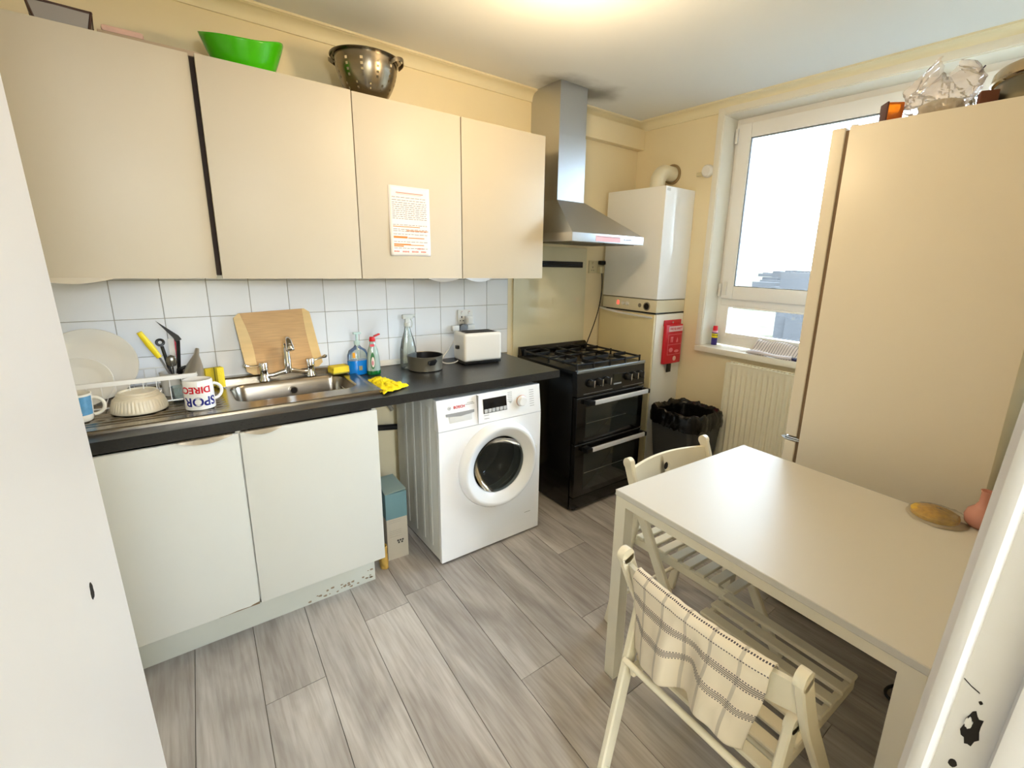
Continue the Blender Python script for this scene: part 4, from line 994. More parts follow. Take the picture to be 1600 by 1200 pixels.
# box, packet and pipes in the gap
def gap_things():
    root = thing('detergent_box', 'tall pale blue and white carton with open flaps beside the washing machine', 'box', (0.700, -0.36, 0))
    M = Matrix.Translation((0.700, -0.36, 0)) @ Matrix.Rotation(-0.06, 4, 'Z')
    mb = MB().box(-0.052, 0.052, -0.065, 0.065, 0.0, 0.36, 0.001, M=M); mb.build('carton', mat('carton_white', (190, 182, 166), 0.6, var=0.04), root)  # carton colours darkened, the shade of the gap is put into them
    MB().box(-0.0525, 0.0525, -0.0655, 0.0655, 0.225, 0.361, 0.001, M=M).build('blue_band', mat('carton_blue', (108, 144, 152), 0.6, var=0.05), root)
    f1 = MB(); f1.prism([M @ Vector(p) for p in ((-0.054, -0.068, 0.362), (0.056, -0.055, 0.366), (0.03, 0.07, 0.40), (-0.052, 0.068, 0.398))], (0, 0, 0.0015)); f1.build('flap', mat('carton_pale', (156, 176, 172), 0.6), root)
    t = MB()
    for (a, z) in ((0.0, 0.10), (0.012, 0.10), (0.024, 0.10), (0.004, 0.088), (0.02, 0.088)): t.box(a-0.004, a+0.005, -0.0665, -0.0655, z-0.005, z+0.004, M=M)
    t.build('dark_print', mat('carton_print', (70, 66, 60), 0.6), root, smooth=False)
    t = MB()
    for z in (0.215, 0.205, 0.16, 0.15, 0.14, 0.128): t.box(-0.04, 0.02, -0.0663, -0.0655, z-0.001, z+0.001, M=M)
    t.build('print_lines', mat('carton_fine_print', (168, 160, 148), 0.6), root, smooth=False, kind='stuff')
    c = (0.612, -0.452, 0)
    r2 = thing('packet', 'crumpled yellow packet on the floor at the plinth end', 'packet', c)
    import mathutils.noise as nz
    def P(u, v):
        a = 2*PI*u; k = 1-0.25*v; n1 = nz.noise(Vector((math.cos(a)*1.4, math.sin(a)*1.4, v*5)))
        return Vector((c[0]+(0.020*math.cos(a)+0.006*n1)*k, c[1]+(0.028*math.sin(a)+0.006*n1)*k, 0.001+0.118*v))
    MB().grid(P, 24, 16, cu=True).build('packet_body', mat('yellow_packet', (206, 168, 84), 0.5, var=0.4, scale=30), r2, solid=0.001, angle=80)
    r3 = thing('waste_pipe', 'grey hose and black pipe clipped to the wall beside the washing machine', 'pipe', (0.70, -0.03, 0.6))
    MB().tube(bez([(0.572, -0.05, 0.61), (0.64, -0.07, 0.60), (0.72, -0.06, 0.58), (0.86, -0.05, 0.56)], 12), 0.016, n=12).build('black_pipe', RUBB, r3)
    MB().tube(bez([(0.60, -0.04, 0.78), (0.70, -0.09, 0.82), (0.80, -0.04, 0.74), (0.84, -0.04, 0.66)], 14), 0.011, n=10).build('grey_hose', mat('grey_hose', (150, 146, 132), 0.6), r3)
    MB().cyl((0.70, 0.0, 0.50), (0.70, -0.04, 0.50), 0.03, n=18).build('pipe_boss', RUBB, r3)
    r4 = thing('pipe_box', 'black valve box high on the wall beside the washing machine', 'valve box', (0.72, -0.04, 0.80))
    MB().box(0.62, 0.80, -0.12, -0.008, 0.805, 0.858, 0.006).build('box_body', BLK, r4)
gap_things()

# ------------------------------------------------------------------ cooker
def cooker():
    x0, x1, yf, yb, zt = 1.700, 2.285, -0.616, -0.035, 0.897
    root = thing('cooker', 'black freestanding double-oven gas cooker below the hood', 'cooker', ((x0+x1)/2, -0.33, 0))
    MB().box(x0, x1, yf+0.035, yb, 0.012, 0.868, 0.003).build('cooker_body', BLKG, root)
    MB().box(x0-0.006, x1+0.004, yf+0.010, yb, 0.866, 0.884, 0.004).build('hob_plate', mat('hob_enamel', (10, 10, 11), 0.35), root)
    MB().box(x0+0.0, x1, yf-0.004, yf+0.020, 0.872, 0.892, 0.005).build('hob_front_trim', mat('bright_edge_steel', (170, 180, 190), 0.25, 0.9), root)
    # rear upstand
    mb = MB().prism([(x0, yb, 0.866), (x0, yb-0.045, 0.866), (x0, yb-0.030, 0.925), (x0, yb-0.015, 0.938), (x0, yb, 0.938)], (x1-x0, 0, 0)); mb.build('rear_upstand', BLKG, root)
    MB().box(x0+0.02, x1-0.02, yb-0.042, yb-0.0415+0.004, 0.905, 0.912).build('upstand_vent', mat('vent_grey', (84, 86, 92), 0.3, 0.6), root)
    # burners
    bp_ = [(1.845, -0.20, 0.045), (2.14, -0.20, 0.034), (1.845, -0.46, 0.034), (2.14, -0.46, 0.026)]
    for (bx, by, r) in bp_:
        b_ = MB().lathe([(0, 0.0), (r*1.25, 0.0), (r*1.2, 0.006), (r, 0.008), (r*0.98, 0.014), (0, 0.014)], (bx, by, 0.884), n=30).build('burner', mat('burner_alloy', (140, 132, 112), 0.35, 0.9), root)
        MB().lathe([(0, 0.022), (r*0.78, 0.021), (r*0.85, 0.015), (0, 0.0145)], (bx, by, 0.884), n=30).build('burner_cap', IRON, b_)
    # pan supports: two halves
    for (gx0, gx1) in ((x0+0.02, 1.99), (1.995, x1-0.02)):
        gy0, gy1 = -0.585, -0.085; z = 0.914; mb = MB(); r = 0.0065
        mb.tube([(gx0, gy0, z), (gx1, gy0, z), (gx1, gy1, z), (gx0, gy1, z)], r, n=6, closed=True)
        cx = (gx0+gx1)/2
        for by in (-0.20, -0.46):
            for (dx, dy) in ((1, 0), (-1, 0), (0, 1), (0, -1)):
                e = Vector((cx+dx*(gx1-gx0)/2, by+dy*0.125, z)); i = Vector((cx+dx*0.028, by+dy*0.028, z))
                mb.ribbon([e, i+Vector((0, 0, 0.0)), i+Vector((0, 0, -0.002))], 0.020, 0.010, (0, 0, 1))
        mb.tube([(gx0, -0.33, z), (gx1, -0.33, z)], r, n=6)
        for px in (gx0, cx, gx1):
            for py in (gy0, -0.33, gy1): mb.cyl((px, py, 0.884), (px, py, z+0.010), 0.0065, n=6)
        mb.build('pan_support', IRON, root)
    # control fascia
    MB().prism([(x0, yf-0.006, 0.735), (x0, yf+0.004, 0.873), (x0, yf+0.05, 0.873), (x0, yf+0.05, 0.735)], (x1-x0, 0, 0)).build('control_fascia', mat('fascia_black', (20, 20, 22), 0.22, coat=0.3), root)
    for kx in (1.800, 1.868, 1.936, 2.120, 2.180, 2.240):
        z = 0.806; y = yf-0.002
        k = MB().cyl((kx, y, z), (kx, y-0.022, z), 0.024, 0.019, n=24, b=0.002).build('control_knob', BLK, root)
        mb = MB().box(kx+0.004, kx+0.013, y-0.034, y-0.018, z-0.022, z+0.022, 0.003); mb.build('knob_grip', CHROME, k)
    mb = MB().box(1.995, 2.075, yf-0.0035, yf-0.001, 0.742, 0.762).box(2.0, 2.07, yf-0.0035, yf, 0.7655, 0.779); mb.build('maker_plate', mat('maker_plate', (170, 174, 180), 0.35, 0.6), root, smooth=False)
    mb = MB()
    for k in range(7): mb.box(2.004+k*0.0098, 2.010+k*0.0098, yf-0.0042, yf-0.0034, 0.7475, 0.756)
    mb.build('maker_print', BLK, root, smooth=False)
    MB().box(2.0, 2.07, yf-0.002, yf+0.002, 0.79, 0.835).build('clock_display', mat('clock_glass', (16, 22, 18), 0.08, coat=0.5), root)
    MB().box(1.75, 1.99, yf-0.0055, yf-0.002, 0.7455, 0.7475).box(2.08, 2.27, yf-0.0055, yf-0.002, 0.7455, 0.7475).build('fascia_line', SILV, root, smooth=False)
    # top oven door
    def oven(z0, z1, wz0, wz1, hz, nm):
        d = MB().box(x0+0.003, x1-0.003, yf-0.006, yf+0.03, z0, z1, 0.003).build(nm, BLKG, root)
        MB().box(x0+0.075, x1-0.05, yf-0.0075, yf-0.004, wz0, wz1, 0.001).build('oven_window', OVGL, d)
        MB().box(x0+0.082, x1-0.16, yf-0.009, yf-0.007, wz0+0.46*(wz1-wz0), wz0+0.46*(wz1-wz0)+0.0035).build('shelf_line', mat('shelf_wire', (150, 150, 140), 0.3, 0.8), d)
        MB().box(x0+0.0, x1, yf-0.0085, yf-0.003, z1-0.004, z1, 0.0).build('door_edge', mat('door_edge_grey', (110, 112, 116), 0.3, 0.7), d, smooth=False)
        h = MB().ribbon([(x0+0.095, yf-0.050, hz), (x1-0.012, yf-0.050, hz)], 0.026, 0.014, (0, 0, 1)); h._bev(h.bm.verts[:], 0.003)
        h = h.build('oven_handle', mat('handle_alloy', (236, 238, 242), 0.32, 0.25), d)
        mb = MB().box(x0+0.055, x0+0.10, yf-0.058, yf-0.004, hz-0.014, hz+0.014, 0.004).box(x1-0.016, x1+0.004, yf-0.058, yf-0.004, hz-0.014, hz+0.014, 0.004)
        mb.build('handle_bracket', BLK, h)
    oven(0.445, 0.728, 0.475, 0.665, 0.700, 'top_oven_door')
    oven(0.10, 0.440, 0.135, 0.375, 0.408, 'main_oven_door')
    MB().box(x0+0.004, x1-0.004, yf-0.002, yf+0.03, 0.022, 0.095, 0.002).build('kick_panel', BLKG, root)
    for px in (x0+0.04, x1-0.04):
        for py in (yf+0.06, yb-0.05): MB().cyl((px, py, 0), (px, py, 0.02), 0.015, n=10).build('foot', BLK, root)
cooker()
# splashback behind the cooker
sp = MB().box(1.675, 2.302, -0.010, 0.0, 0.60, 1.585, 0.0015).build('splashback', mat('glossy_cream_panel', (226, 220, 190), 0.06, coat=0.8))
tag(sp, 'glossy cream splashback panel behind the cooker', 'splashback')
def rail():
    root = thing('knife_rail', 'black magnetic knife rail on the splashback under the hood', 'knife rail', (2.06, -0.012, 1.475))
    MB().box(1.84, 2.252, -0.028, -0.0105, 1.452, 1.492, 0.003).build('rail_body', BLK, root)
    MB().box(1.85, 2.245, -0.030, -0.027, 1.468, 1.476).build('magnet_strip', mat('magnet_strip', (50, 52, 60), 0.25, 0.7), root)
rail()
so = socket(2.330, 2.476, 1.415, 1.503, 'yellowed double wall socket beside the boiler', CREAMP, y=0.0)
def cooker_plugs():
    plug('black plug in the yellowed socket beside the boiler', (2.436, -0.010, 1.490), BLK, 0.045, 0.028, 0.04, 'plugs beside the boiler')
    r = plug('cream plug with black cable to the cooker', (2.432, -0.010, 1.440), CREAMP, 0.048, 0.05, 0.035, 'plugs beside the boiler')
    MB().tube(bez([(2.436, -0.035, 1.416), (2.450, -0.05, 1.25), (2.36, -0.10, 1.10), (2.325, -0.04, 0.96), (2.31, -0.02, 0.85)], 20), 0.0035, n=8).build('power_cord', RUBB, r)
cooker_plugs()

# ------------------------------------------------------------------ cooker hood
def hood():
    x0, x1, yf, z0, z1 = 1.724, 2.322, -0.498, 1.604, 1.652
    dx0, dx1, dyf = 1.792, 2.003, -0.275
    root = thing('cooker_hood', 'stainless steel chimney hood with a tall duct above the cooker', 'cooker hood', (2.02, -0.25, z0))
    cz = 1.842
    MB().box(x0, x1, yf, -0.011, z0, z1, 0.001).build('canopy_base', mat('hood_lip_steel', (206, 208, 212), 0.30, 0.95, rvar=0.04), root)
    b = [(x0+0.002, yf+0.004, z1), (x1-0.002, yf+0.004, z1), (x1-0.002, -0.012, z1), (x0+0.002, -0.012, z1)]
    ca, cb = dx0-0.004, dx1+0.004
    t = [(ca, dyf-0.004, cz), (cb, dyf-0.004, cz), (cb, -0.012, cz), (ca, -0.012, cz)]
    mb = MB().faces(b+t, [(0, 1, 5, 4), (1, 2, 6, 5), (2, 3, 7, 6), (3, 0, 4, 7), (4, 5, 6, 7)]); mb.build('canopy', HOODS, root, smooth=False)
    MB().box(dx0, dx1, dyf, -0.001, cz, 2.20, 0.001).build('lower_duct', HOODS, root, smooth=False)
    MB().box(dx0+0.003, dx1-0.003, dyf+0.003, -0.001, 2.20, H-0.001).build('upper_duct', HOODS, root, smooth=False)
    MB().box(1.905, 2.112, yf-0.0012, yf, z0+0.007, z1-0.010).build('pink_sticker', mat('pink_sticker', (236, 178, 186), 0.5), root, smooth=False)
    mb = MB()
    mb.box(1.912, 2.105, yf-0.0018, yf-0.001, z0+0.032, z0+0.034)
    for i in range(9): mb.box(2.142+i*0.0088, 2.1475+i*0.0088, yf-0.0018, yf, z0+0.020+0.002*(i % 2), z0+0.027+0.002*(i % 3 == 0))
    mb.build('small_print', mat('hood_print', (90, 84, 96), 0.5), root, smooth=False)
    mb = MB().box(x0+0.03, 2.015, yf+0.05, -0.06, z0-0.004, z0, 0.001).box(2.03, x1-0.03, yf+0.05, -0.06, z0-0.004, z0, 0.001); mb.build('grease_filter', mat('filter_mesh', (120, 112, 96), 0.5, 0.7), root)
hood()

# ------------------------------------------------------------------ boiler, its housing, flue
def boiler():
    x0, x1, y0, y1, z0, z1 = 2.463, X-0.001, -0.530, -0.030, 1.172, 1.973
    root = thing('boiler', 'white wall-hung gas boiler with dials in the corner', 'boiler', (2.62, -0.28, z0))
    MB().box(x0, x1, y0, y1, 1.262, z1, 0.004).build('boiler_casing', BOILW, root)
    MB().box(x0+0.003, x1, y0+0.002, y1-0.002, z0+0.002, 1.256, 0.003).build('control_panel', mat('boiler_panel', (226, 218, 192), 0.35), root)
    xf = x0+0.003
    def yy(px): return -0.052-(px-945)*(0.455/78.0)   # along the fascia
    for i, y in enumerate((-0.235, -0.275)):
        MB().lathe([(0.0, -0.012), (0.011, -0.012), (0.013, -0.002), (0.013, 0)], (xf, y, 1.218), n=20, axis='X').build('control_knob', WHITEP, root)
    MB().cyl((xf-0.001, -0.385, 1.214), (xf+0.004, -0.385, 1.214), 0.014, n=20).build('indicator_ring', mat('dial_grey', (130, 122, 108), 0.4), root)
    g_ = MB().lathe([(0.020, 0.004), (0.022, -0.006), (0.027, -0.006), (0.029, 0.0)], (xf, -0.447, 1.212), n=30, axis='X').build('gauge_ring', mat('gauge_ring', (150, 142, 126), 0.3, 0.7), root)
    MB().cyl((xf-0.003, -0.447, 1.212), (xf+0.002, -0.447, 1.212), 0.021, n=30).build('gauge_face', DARKH, g_)
    MB().box(xf-0.002, xf, -0.192, -0.176, 1.206, 1.232).build('red_display', mat('red_led', (255, 90, 80), 0.4, emit=(255, 60, 50), es=1.6), root)
    # drop-down flap hanging open under the controls
    n = 16; vs = []
    for i in range(n+1):
        t = i/n; y = 0.0-0.50*t; bow = 0.040*math.sin(PI*min(1, t*1.05))
        for (dx, dz) in ((0, 0), (-0.004, 0.012), (0.003, 0.014), (0.005, 0.004)):
            vs.append((x0-0.012-bow+dx, y-0.010, 1.135+0.028*(1-t)+dz))
    fs = [(3, 2, 1, 0), tuple(4*n+k for k in range(4))]
    for i in range(n):
        for k in range(4): fs.append((4*i+k, 4*i+(k+1) % 4, 4*i+4+(k+1) % 4, 4*i+4+k))
    MB().faces(vs, fs).build('drop_flap', BOILW, root, angle=60)
    MB().box(x0+0.004, x1, y0+0.003, y1, 1.166, 1.1745).build('shadow_gap', BLK, root, smooth=False)
    MB().box(2.475, 2.51, y0-0.0008, y0, 1.945, 1.962).build('rating_label', mat('rating_label', (206, 208, 206), 0.6), root, smooth=False)
    # housing below
    h = thing('boiler_cupboard', 'tall cream cupboard under the boiler', 'cupboard', (2.62, -0.28, 0))
    MB().box(x0+0.012, x1, y0+0.002, y1, 0.0, 1.164, 0.002).build('cupboard_body', mat('cupboard_side_white', (236, 234, 226), 0.35), h)
    MB().box(x0-0.006, x0+0.010, y0+0.006, y1+0.02, 0.06, 1.160, 0.002).build('door', mat('cupboard_cream', (226, 212, 170), 0.4, var=0.04), h)
    f = thing('flue_elbow', 'white flue elbow curving from the boiler top into the wall', 'flue', (2.62, -0.34, 1.973))
    c = (2.60+0.0, -0.335)
    pts = [(2.615, -0.335, 1.970), (2.615, -0.335, 2.02)]+[Vector((2.615+0.075*(1-math.cos(a)), -0.335, 2.02+0.075*math.sin(a))) for a in [PI/2*k/8 for k in range(1, 9)]]+[(X+0.01, -0.335, 2.095)]
    MB().tube(pts, 0.050, n=28).build('elbow_pipe', mat('flue_white', (232, 226, 204), 0.35, var=0.05), f)
    MB().lathe([(0.052, 0.0), (0.066, 0.002), (0.066, 0.012), (0.050, 0.014)], (X-0.014, -0.335, 2.095), n=28, axis='X').build('wall_collar', mat('sealant_brown', (150, 128, 92), 0.8), f)
    MB().tube(circ((2.615, -0.335, 1.985), 0.052, 24, (1, 0, 0), (0, 1, 0)), 0.004, n=8, closed=True).build('clamp_ring', mat('flue_white', (232, 226, 204), 0.35), f)
boiler()
def sensor():
    root = thing('wall_sensor', 'round white sensor on the wall between boiler and window', 'sensor', (X, -0.62, 2.085))
    MB().lathe([(0.0, -0.032), (0.030, -0.030), (0.038, -0.020), (0.040, 0.0)], (X, -0.612, 2.085), n=30, axis='X').build('sensor_body', WHITEP, root)
    MB().box(X-0.012, X, -0.60, -0.53, 2.060, 2.085, 0.004).build('sensor_bracket', CREAMP, root)
sensor()
def blanket():
    x0, x1, y, z0, z1 = 2.556, 2.742, -0.530, 0.818, 1.122
    root = thing('fire_blanket', 'red fire blanket pouch hanging on the boiler cupboard', 'fire blanket', (2.65, y, z0))
    R2 = mat('red_vinyl', (206, 26, 44), 0.3, bump=0.15, bscale=20)
    MB().box(x0, x1, y-0.028, y-0.001, z0, z1-0.03, 0.008, seg=3).box(x0, x1, y-0.008, y-0.001, z1-0.04, z1, 0.002).build('pouch', R2, root)
    pk = mat('pink_print', (236, 130, 140), 0.5)
    t = MB().box(x0+0.03, x1-0.004, y-0.0295, y-0.028, z1-0.078, z1-0.042, 0.0); t.build('white_band', mat('band_white', (236, 206, 206), 0.5), root, smooth=False)
    t = MB(); text_on(t, 'FIRE BLANKET', 0.023, ((x0+x1)/2+0.013, y-0.0302, z1-0.060), (1, 0, 0), (0, 0, 1), 0.0006, sx=0.92)
    t.build('lettering', mat('band_red', (206, 40, 60), 0.5), root, smooth=False, recalc=False)
    t = MB()
    xa, xb = x0+0.03, x1-0.012
    for z in (z0+0.065, z0+0.135, z0+0.205): t.box(xa, xb, y-0.0295, y-0.028, z-0.0012, z+0.0012)
    for x in (xa, xb): t.box(x-0.001, x+0.001, y-0.0295, y-0.028, z0+0.065, z0+0.205)
    # pull-down and cover pictograms: tapes, flame, pan
    t.box(xa+0.026, xa+0.052, y-0.0297, y-0.028, z0+0.180, z0+0.190).box(xa+0.028, xa+0.035, y-0.0297, y-0.028, z0+0.152, z0+0.180).box(xa+0.043, xa+0.050, y-0.0297, y-0.028, z0+0.152, z0+0.180)
    t.prism([(xa+0.098+a, y-0.0296, z0+0.148+b2) for a, b2 in ((0, 0.036), (0.009, 0.020), (0.010, 0.006), (0.004, 0.0), (-0.006, 0.0), (-0.010, 0.007), (-0.005, 0.018))], (0, 0.001, 0))
    t.prism([(xa+0.036+0.022*math.cos(a), y-0.0296, z0+0.098+0.016*math.sin(a)) for a in [2*PI*k/14 for k in range(14)]], (0, 0.001, 0))
    t.prism([(xa+0.10+0.026*math.cos(a), y-0.0296, z0+0.086+0.010*math.sin(a)) for a in [2*PI*k/14 for k in range(14)]], (0, 0.001, 0))
    t.build('pictogram_print', pk, root, smooth=False)
    t = MB().cyl(((x0+x1)/2+0.02, y-0.028, z0+0.035), ((x0+x1)/2+0.02, y-0.0298, z0+0.035), 0.017, n=24); t.build('round_badge', mat('badge_cream', (238, 190, 180), 0.5), root)
    MB().cyl(((x0+x1)/2, y-0.008, z1-0.018), ((x0+x1)/2, y-0.0095, z1-0.018), 0.006, n=14).build('hanging_eyelet', SILV, root)
    MB().box(x0+0.055, x0+0.10, y-0.018, y-0.012, z0-0.062, z0+0.004, 0.001).build('pull_tab', BLK, root)
blanket()

# ------------------------------------------------------------------ radiator, sill things
def radiator():
    x0, x1, y0, y1, z0, z1 = 2.665, 2.735, -1.90, -0.955, 0.27, 0.895
    root = thing('radiator', 'cream panel radiator below the window sill', 'radiator', (2.7, -1.4, z0))
    def P(u, v):
        y = y1-(y1-y0)*u; z = z0+(z1-z0)*v; k = sm((z-z0-0.03)/0.02)*sm((z1-0.035-z)/0.02)*sm((y1-0.015-y)/0.006)*sm((y-y0-0.015)/0.006)
        return Vector((x0+0.004+0.010*k*(0.5+0.5*math.cos(2*PI*(y1-y)/0.0335))-0.0, y, z))
    rm = mat('radiator_cream', (240, 234, 212), 0.35)
    MB().grid(P, 340, 28).build('front_panel', rm, root, angle=70)
    MB().box(x0+0.016, x0+0.020, y0, y1, z0, z1).box(x1-0.012, x1, y0, y1, z0, z1-0.01).build('rear_panel', rm, root, smooth=False)
    MB().box(x0+0.003, x1, y1-0.0005, y1+0.002, z0+0.004, z1-0.004, 0.001).build('side_cover', rm, root)
    mb = MB().box(x0+0.002, x0+0.018, y0, y1, z1-0.004, z1+0.003, 0.002).box(x1-0.016, x1, y0, y1, z1-0.004, z1+0.003, 0.002)
    for k in range(40): mb.box(x0+0.018, x1-0.016, y1-0.02-k*0.0235, y1-0.014-k*0.0235, z1-0.003, z1+0.0015)
    mb.build('top_grille', rm, root, smooth=False)
    MB().box(x1, X, y1-0.12, y1-0.09, 0.5, 0.8).box(x1, X, y0+0.09, y0+0.12, 0.5, 0.8).build('wall_bracket', rm, root)
    v_ = MB().cyl((2.70, y1+0.002, z0+0.03), (2.70, y1+0.05, z0+0.03), 0.010, n=12).cyl((2.70, y1+0.045, 0.0), (2.70, y1+0.045, z0+0.045), 0.008, n=12).cyl((2.70, y1+0.045, z0+0.02), (2.70, y1+0.045, z0+0.08), 0.016, n=16, b=0.003)
    v_.build('valve_pipe', WHITEP, root)
radiator()
def can():
    c = (2.862, -0.735, 0.9605)
    root = thing('spray_can', 'small blue and yellow lubricant spray can with red cap on the sill', 'spray can', c)
    MB().lathe([(0, 0), (0.019, 0.0), (0.020, 0.003), (0.020, 0.088), (0.014, 0.100), (0, 0.100)], c, n=28).build('can_body', mat('can_blue', (50, 36, 120), 0.3, 0.2), root)
    MB().lathe([(0.0204, 0.050), (0.0206, 0.051), (0.0206, 0.078), (0.0204, 0.079)], c, n=28).build('yellow_shield', mat('can_yellow', (240, 222, 40), 0.4), root)
    MB().lathe([(0.0202, 0.086), (0.0204, 0.088), (0.016, 0.100)], c, n=28).build('pink_shoulder', mat('can_pink', (220, 160, 190), 0.4), root)
    MB().lathe([(0.0165, 0.098), (0.0165, 0.106), (0.0145, 0.130), (0, 0.131)], c, n=24).build('cap', mat('can_red', (224, 24, 44), 0.35), root)
    t = MB(); ac = -2.45
    fn = lambda x, y: Vector((c[0]+0.0209*math.cos(ac+x/0.0206), c[1]+0.0209*math.sin(ac+x/0.0206), c[2]+0.067+y))
    text_on(t, 'WD-40', 0.0145, None or (0, 0, 0), (1, 0, 0), (0, 1, 0), 0.0005, fn); t.build('lettering', BLK, root, smooth=False, recalc=False)
can()
def sill_cloth():
    root = thing('folded_cloth', 'folded grey and white striped cloth on the window sill', 'cloth', (2.83, -1.17, 0.961))
    m = bpy.data.materials.new('striped_cloth'); m.use_nodes = True; t = m.node_tree; b = t.nodes['Principled BSDF']; b.inputs['Roughness'].default_value = 0.9
    tc = t.nodes.new('ShaderNodeTexCoord'); sp_ = t.nodes.new('ShaderNodeSeparateXYZ'); t.links.new(tc.outputs['Object'], sp_.inputs[0])
    mm = t.nodes.new('ShaderNodeMath'); mm.operation = 'MULTIPLY'; mm.inputs[1].default_value = 62.0; t.links.new(sp_.outputs[1], mm.inputs[0])
    fr = t.nodes.new('ShaderNodeMath'); fr.operation = 'FRACT'; t.links.new(mm.outputs[0], fr.inputs[0])
    gt = t.nodes.new('ShaderNodeMath'); gt.operation = 'GREATER_THAN'; gt.inputs[1].default_value = 0.78; t.links.new(fr.outputs[0], gt.inputs[0])
    mx = t.nodes.new('ShaderNodeMix'); mx.data_type = 'RGBA'; mx.inputs[6].default_value = rgb(222, 212, 206); mx.inputs[7].default_value = rgb(120, 112, 118)
    t.links.new(gt.outputs[0], mx.inputs[0]); t.links.new(mx.outputs[2], b.inputs['Base Color'])
    def P(u, v):
        y = -1.03-0.30*u; x = 2.755+0.150*v
        return Vector((x, y, 0.967+0.018*v+0.052*sm((v-0.35)/0.6)+0.006*math.sin(9*u+3*v)-0.012*u))
    MB().grid(P, 24, 14).build('upper_fold', m, root, solid=0.006, angle=80)
    def Q(u, v):
        a = 2*PI*v; y = -1.045-0.27*u
        return Vector((2.757+0.012*math.cos(a), y, 0.975+0.010*math.sin(a)+0.003*math.sin(7*u)))
    MB().grid(lambda u, v: Q(v, u), 12, 20, cu=True).build('rolled_hem', mat('cloth_white', (226, 222, 232), 0.9, bump=0.3, bscale=200), root)
    d = MB().box(2.756, 2.80, -1.34, -1.235, 0.9605, 0.975, 0.005); tag(d.build('dark_pouch', mat('navy_fabric', (32, 30, 66), 0.8)), 'dark navy pouch under the striped cloth on the sill', 'pouch')
sill_cloth()

# ------------------------------------------------------------------ bin
def bin_():
    M = Matrix.Translation((2.50, -0.815, 0)) @ Matrix.Rotation(math.radians(-4), 4, 'Z')
    root = thing('waste_bin', 'dark grey bin with a black liner in front of the boiler cupboard', 'bin', (2.50, -0.815, 0))
    def rr(hx, hy, r, z, n=6):
        out = []
        for (sx, sy, a0) in ((1, 1, 0), (-1, 1, PI/2), (-1, -1, PI), (1, -1, 3*PI/2)):
            for k in range(n): a = a0+PI/2*k/(n-1); out.append(M @ Vector((sx*(hx-r)+r*math.cos(a), sy*(hy-r)+r*math.sin(a), z)))
        return out
    HX, HY = 0.165, 0.175
    rings = [rr(HX-0.05, HY-0.05, 0.03, 0.001), rr(HX-0.045, HY-0.045, 0.03, 0.01), rr(HX, HY, 0.035, 0.56), rr(HX-0.006, HY-0.006, 0.03, 0.56), rr(HX-0.05, HY-0.05, 0.03, 0.02)]
    n = len(rings[0]); vs = [p for r in rings for p in r]; fs = [tuple(range(n))[::-1], tuple(range(4*n, 5*n))]
    for j in range(4): fs += [(j*n+i, j*n+(i+1) % n, (j+1)*n+(i+1) % n, (j+1)*n+i) for i in range(n)]
    MB().faces(vs, fs).build('bin_body', mat('bin_grey', (62, 62, 62), 0.45), root, angle=40)
    import mathutils.noise as nz
    def L(u, v):
        # v 0: outer skirt bottom, up over rim, v 1: inside deep
        k = u*4*6; a = 2*PI*u
        e = 0.018
        prof = [(HX+0.014, 0.485), (HX+0.016, 0.53), (HX+0.012, 0.575), (HX+0.000, 0.592), (HX-0.018, 0.575), (HX-0.03, 0.50), (HX-0.045, 0.42), (0.02, 0.40)]
        t = v*(len(prof)-1); i = min(int(t), len(prof)-2); q = t-i
        hx = prof[i][0]*(1-q)+prof[i+1][0]*q; z = prof[i][1]*(1-q)+prof[i+1][1]*q
        c_, s_ = math.cos(a), math.sin(a); s4 = (abs(c_)**5+abs(s_)**5)**(-1/5)
        r = hx*s4; n1 = nz.noise(Vector((c_*5, s_*5, v*3))); n2 = nz.noise(Vector((c_*14, s_*14, v*7)))
        r += 0.006*n1+0.004*n2
        z += 0.016*n1*(1 if v < 0.6 else 0.3)+0.01*n2
        if v == 0: z += 0.015*n2
        return M @ Vector((c_*r, s_*r*(HY/HX), z))
    MB().grid(L, 120, 30, cu=True).build('bin_liner', mat('black_bin_bag', (12, 12, 13), 0.22, bump=0.5, bscale=40), root, angle=80)
    for (dx, dy, r, colr, lab, nm) in ((0.03, -0.055, 0.050, (56, 36, 120), 'crumpled purple wrapper in the bin', 'wrapper'), (-0.045, 0.0, 0.040, (72, 50, 150), 'small purple and white wrapper in the bin', 'wrapper'), (-0.07, -0.03, 0.03, (190, 184, 190), 'scrap of white film in the bin', 'wrapper')):
        c = M @ Vector((dx, dy, 0.50)); mb = MB()
        def W(u, v, c=c, r=r):
            a = 2*PI*u; b2 = PI*v; d = Vector((math.sin(b2)*math.cos(a), math.sin(b2)*math.sin(a), 0.6*math.cos(b2)))
            return c+d*r*(1+0.5*nz.noise(d*3+Vector((dx*50, 0, 0))))
        mb.grid(W, 20, 12, cu=True); o = mb.build(nm, mat('wrap_%d' % colr[0], colr, 0.35), None, angle=60)
        tag(o, lab, 'wrapper')
bin_()

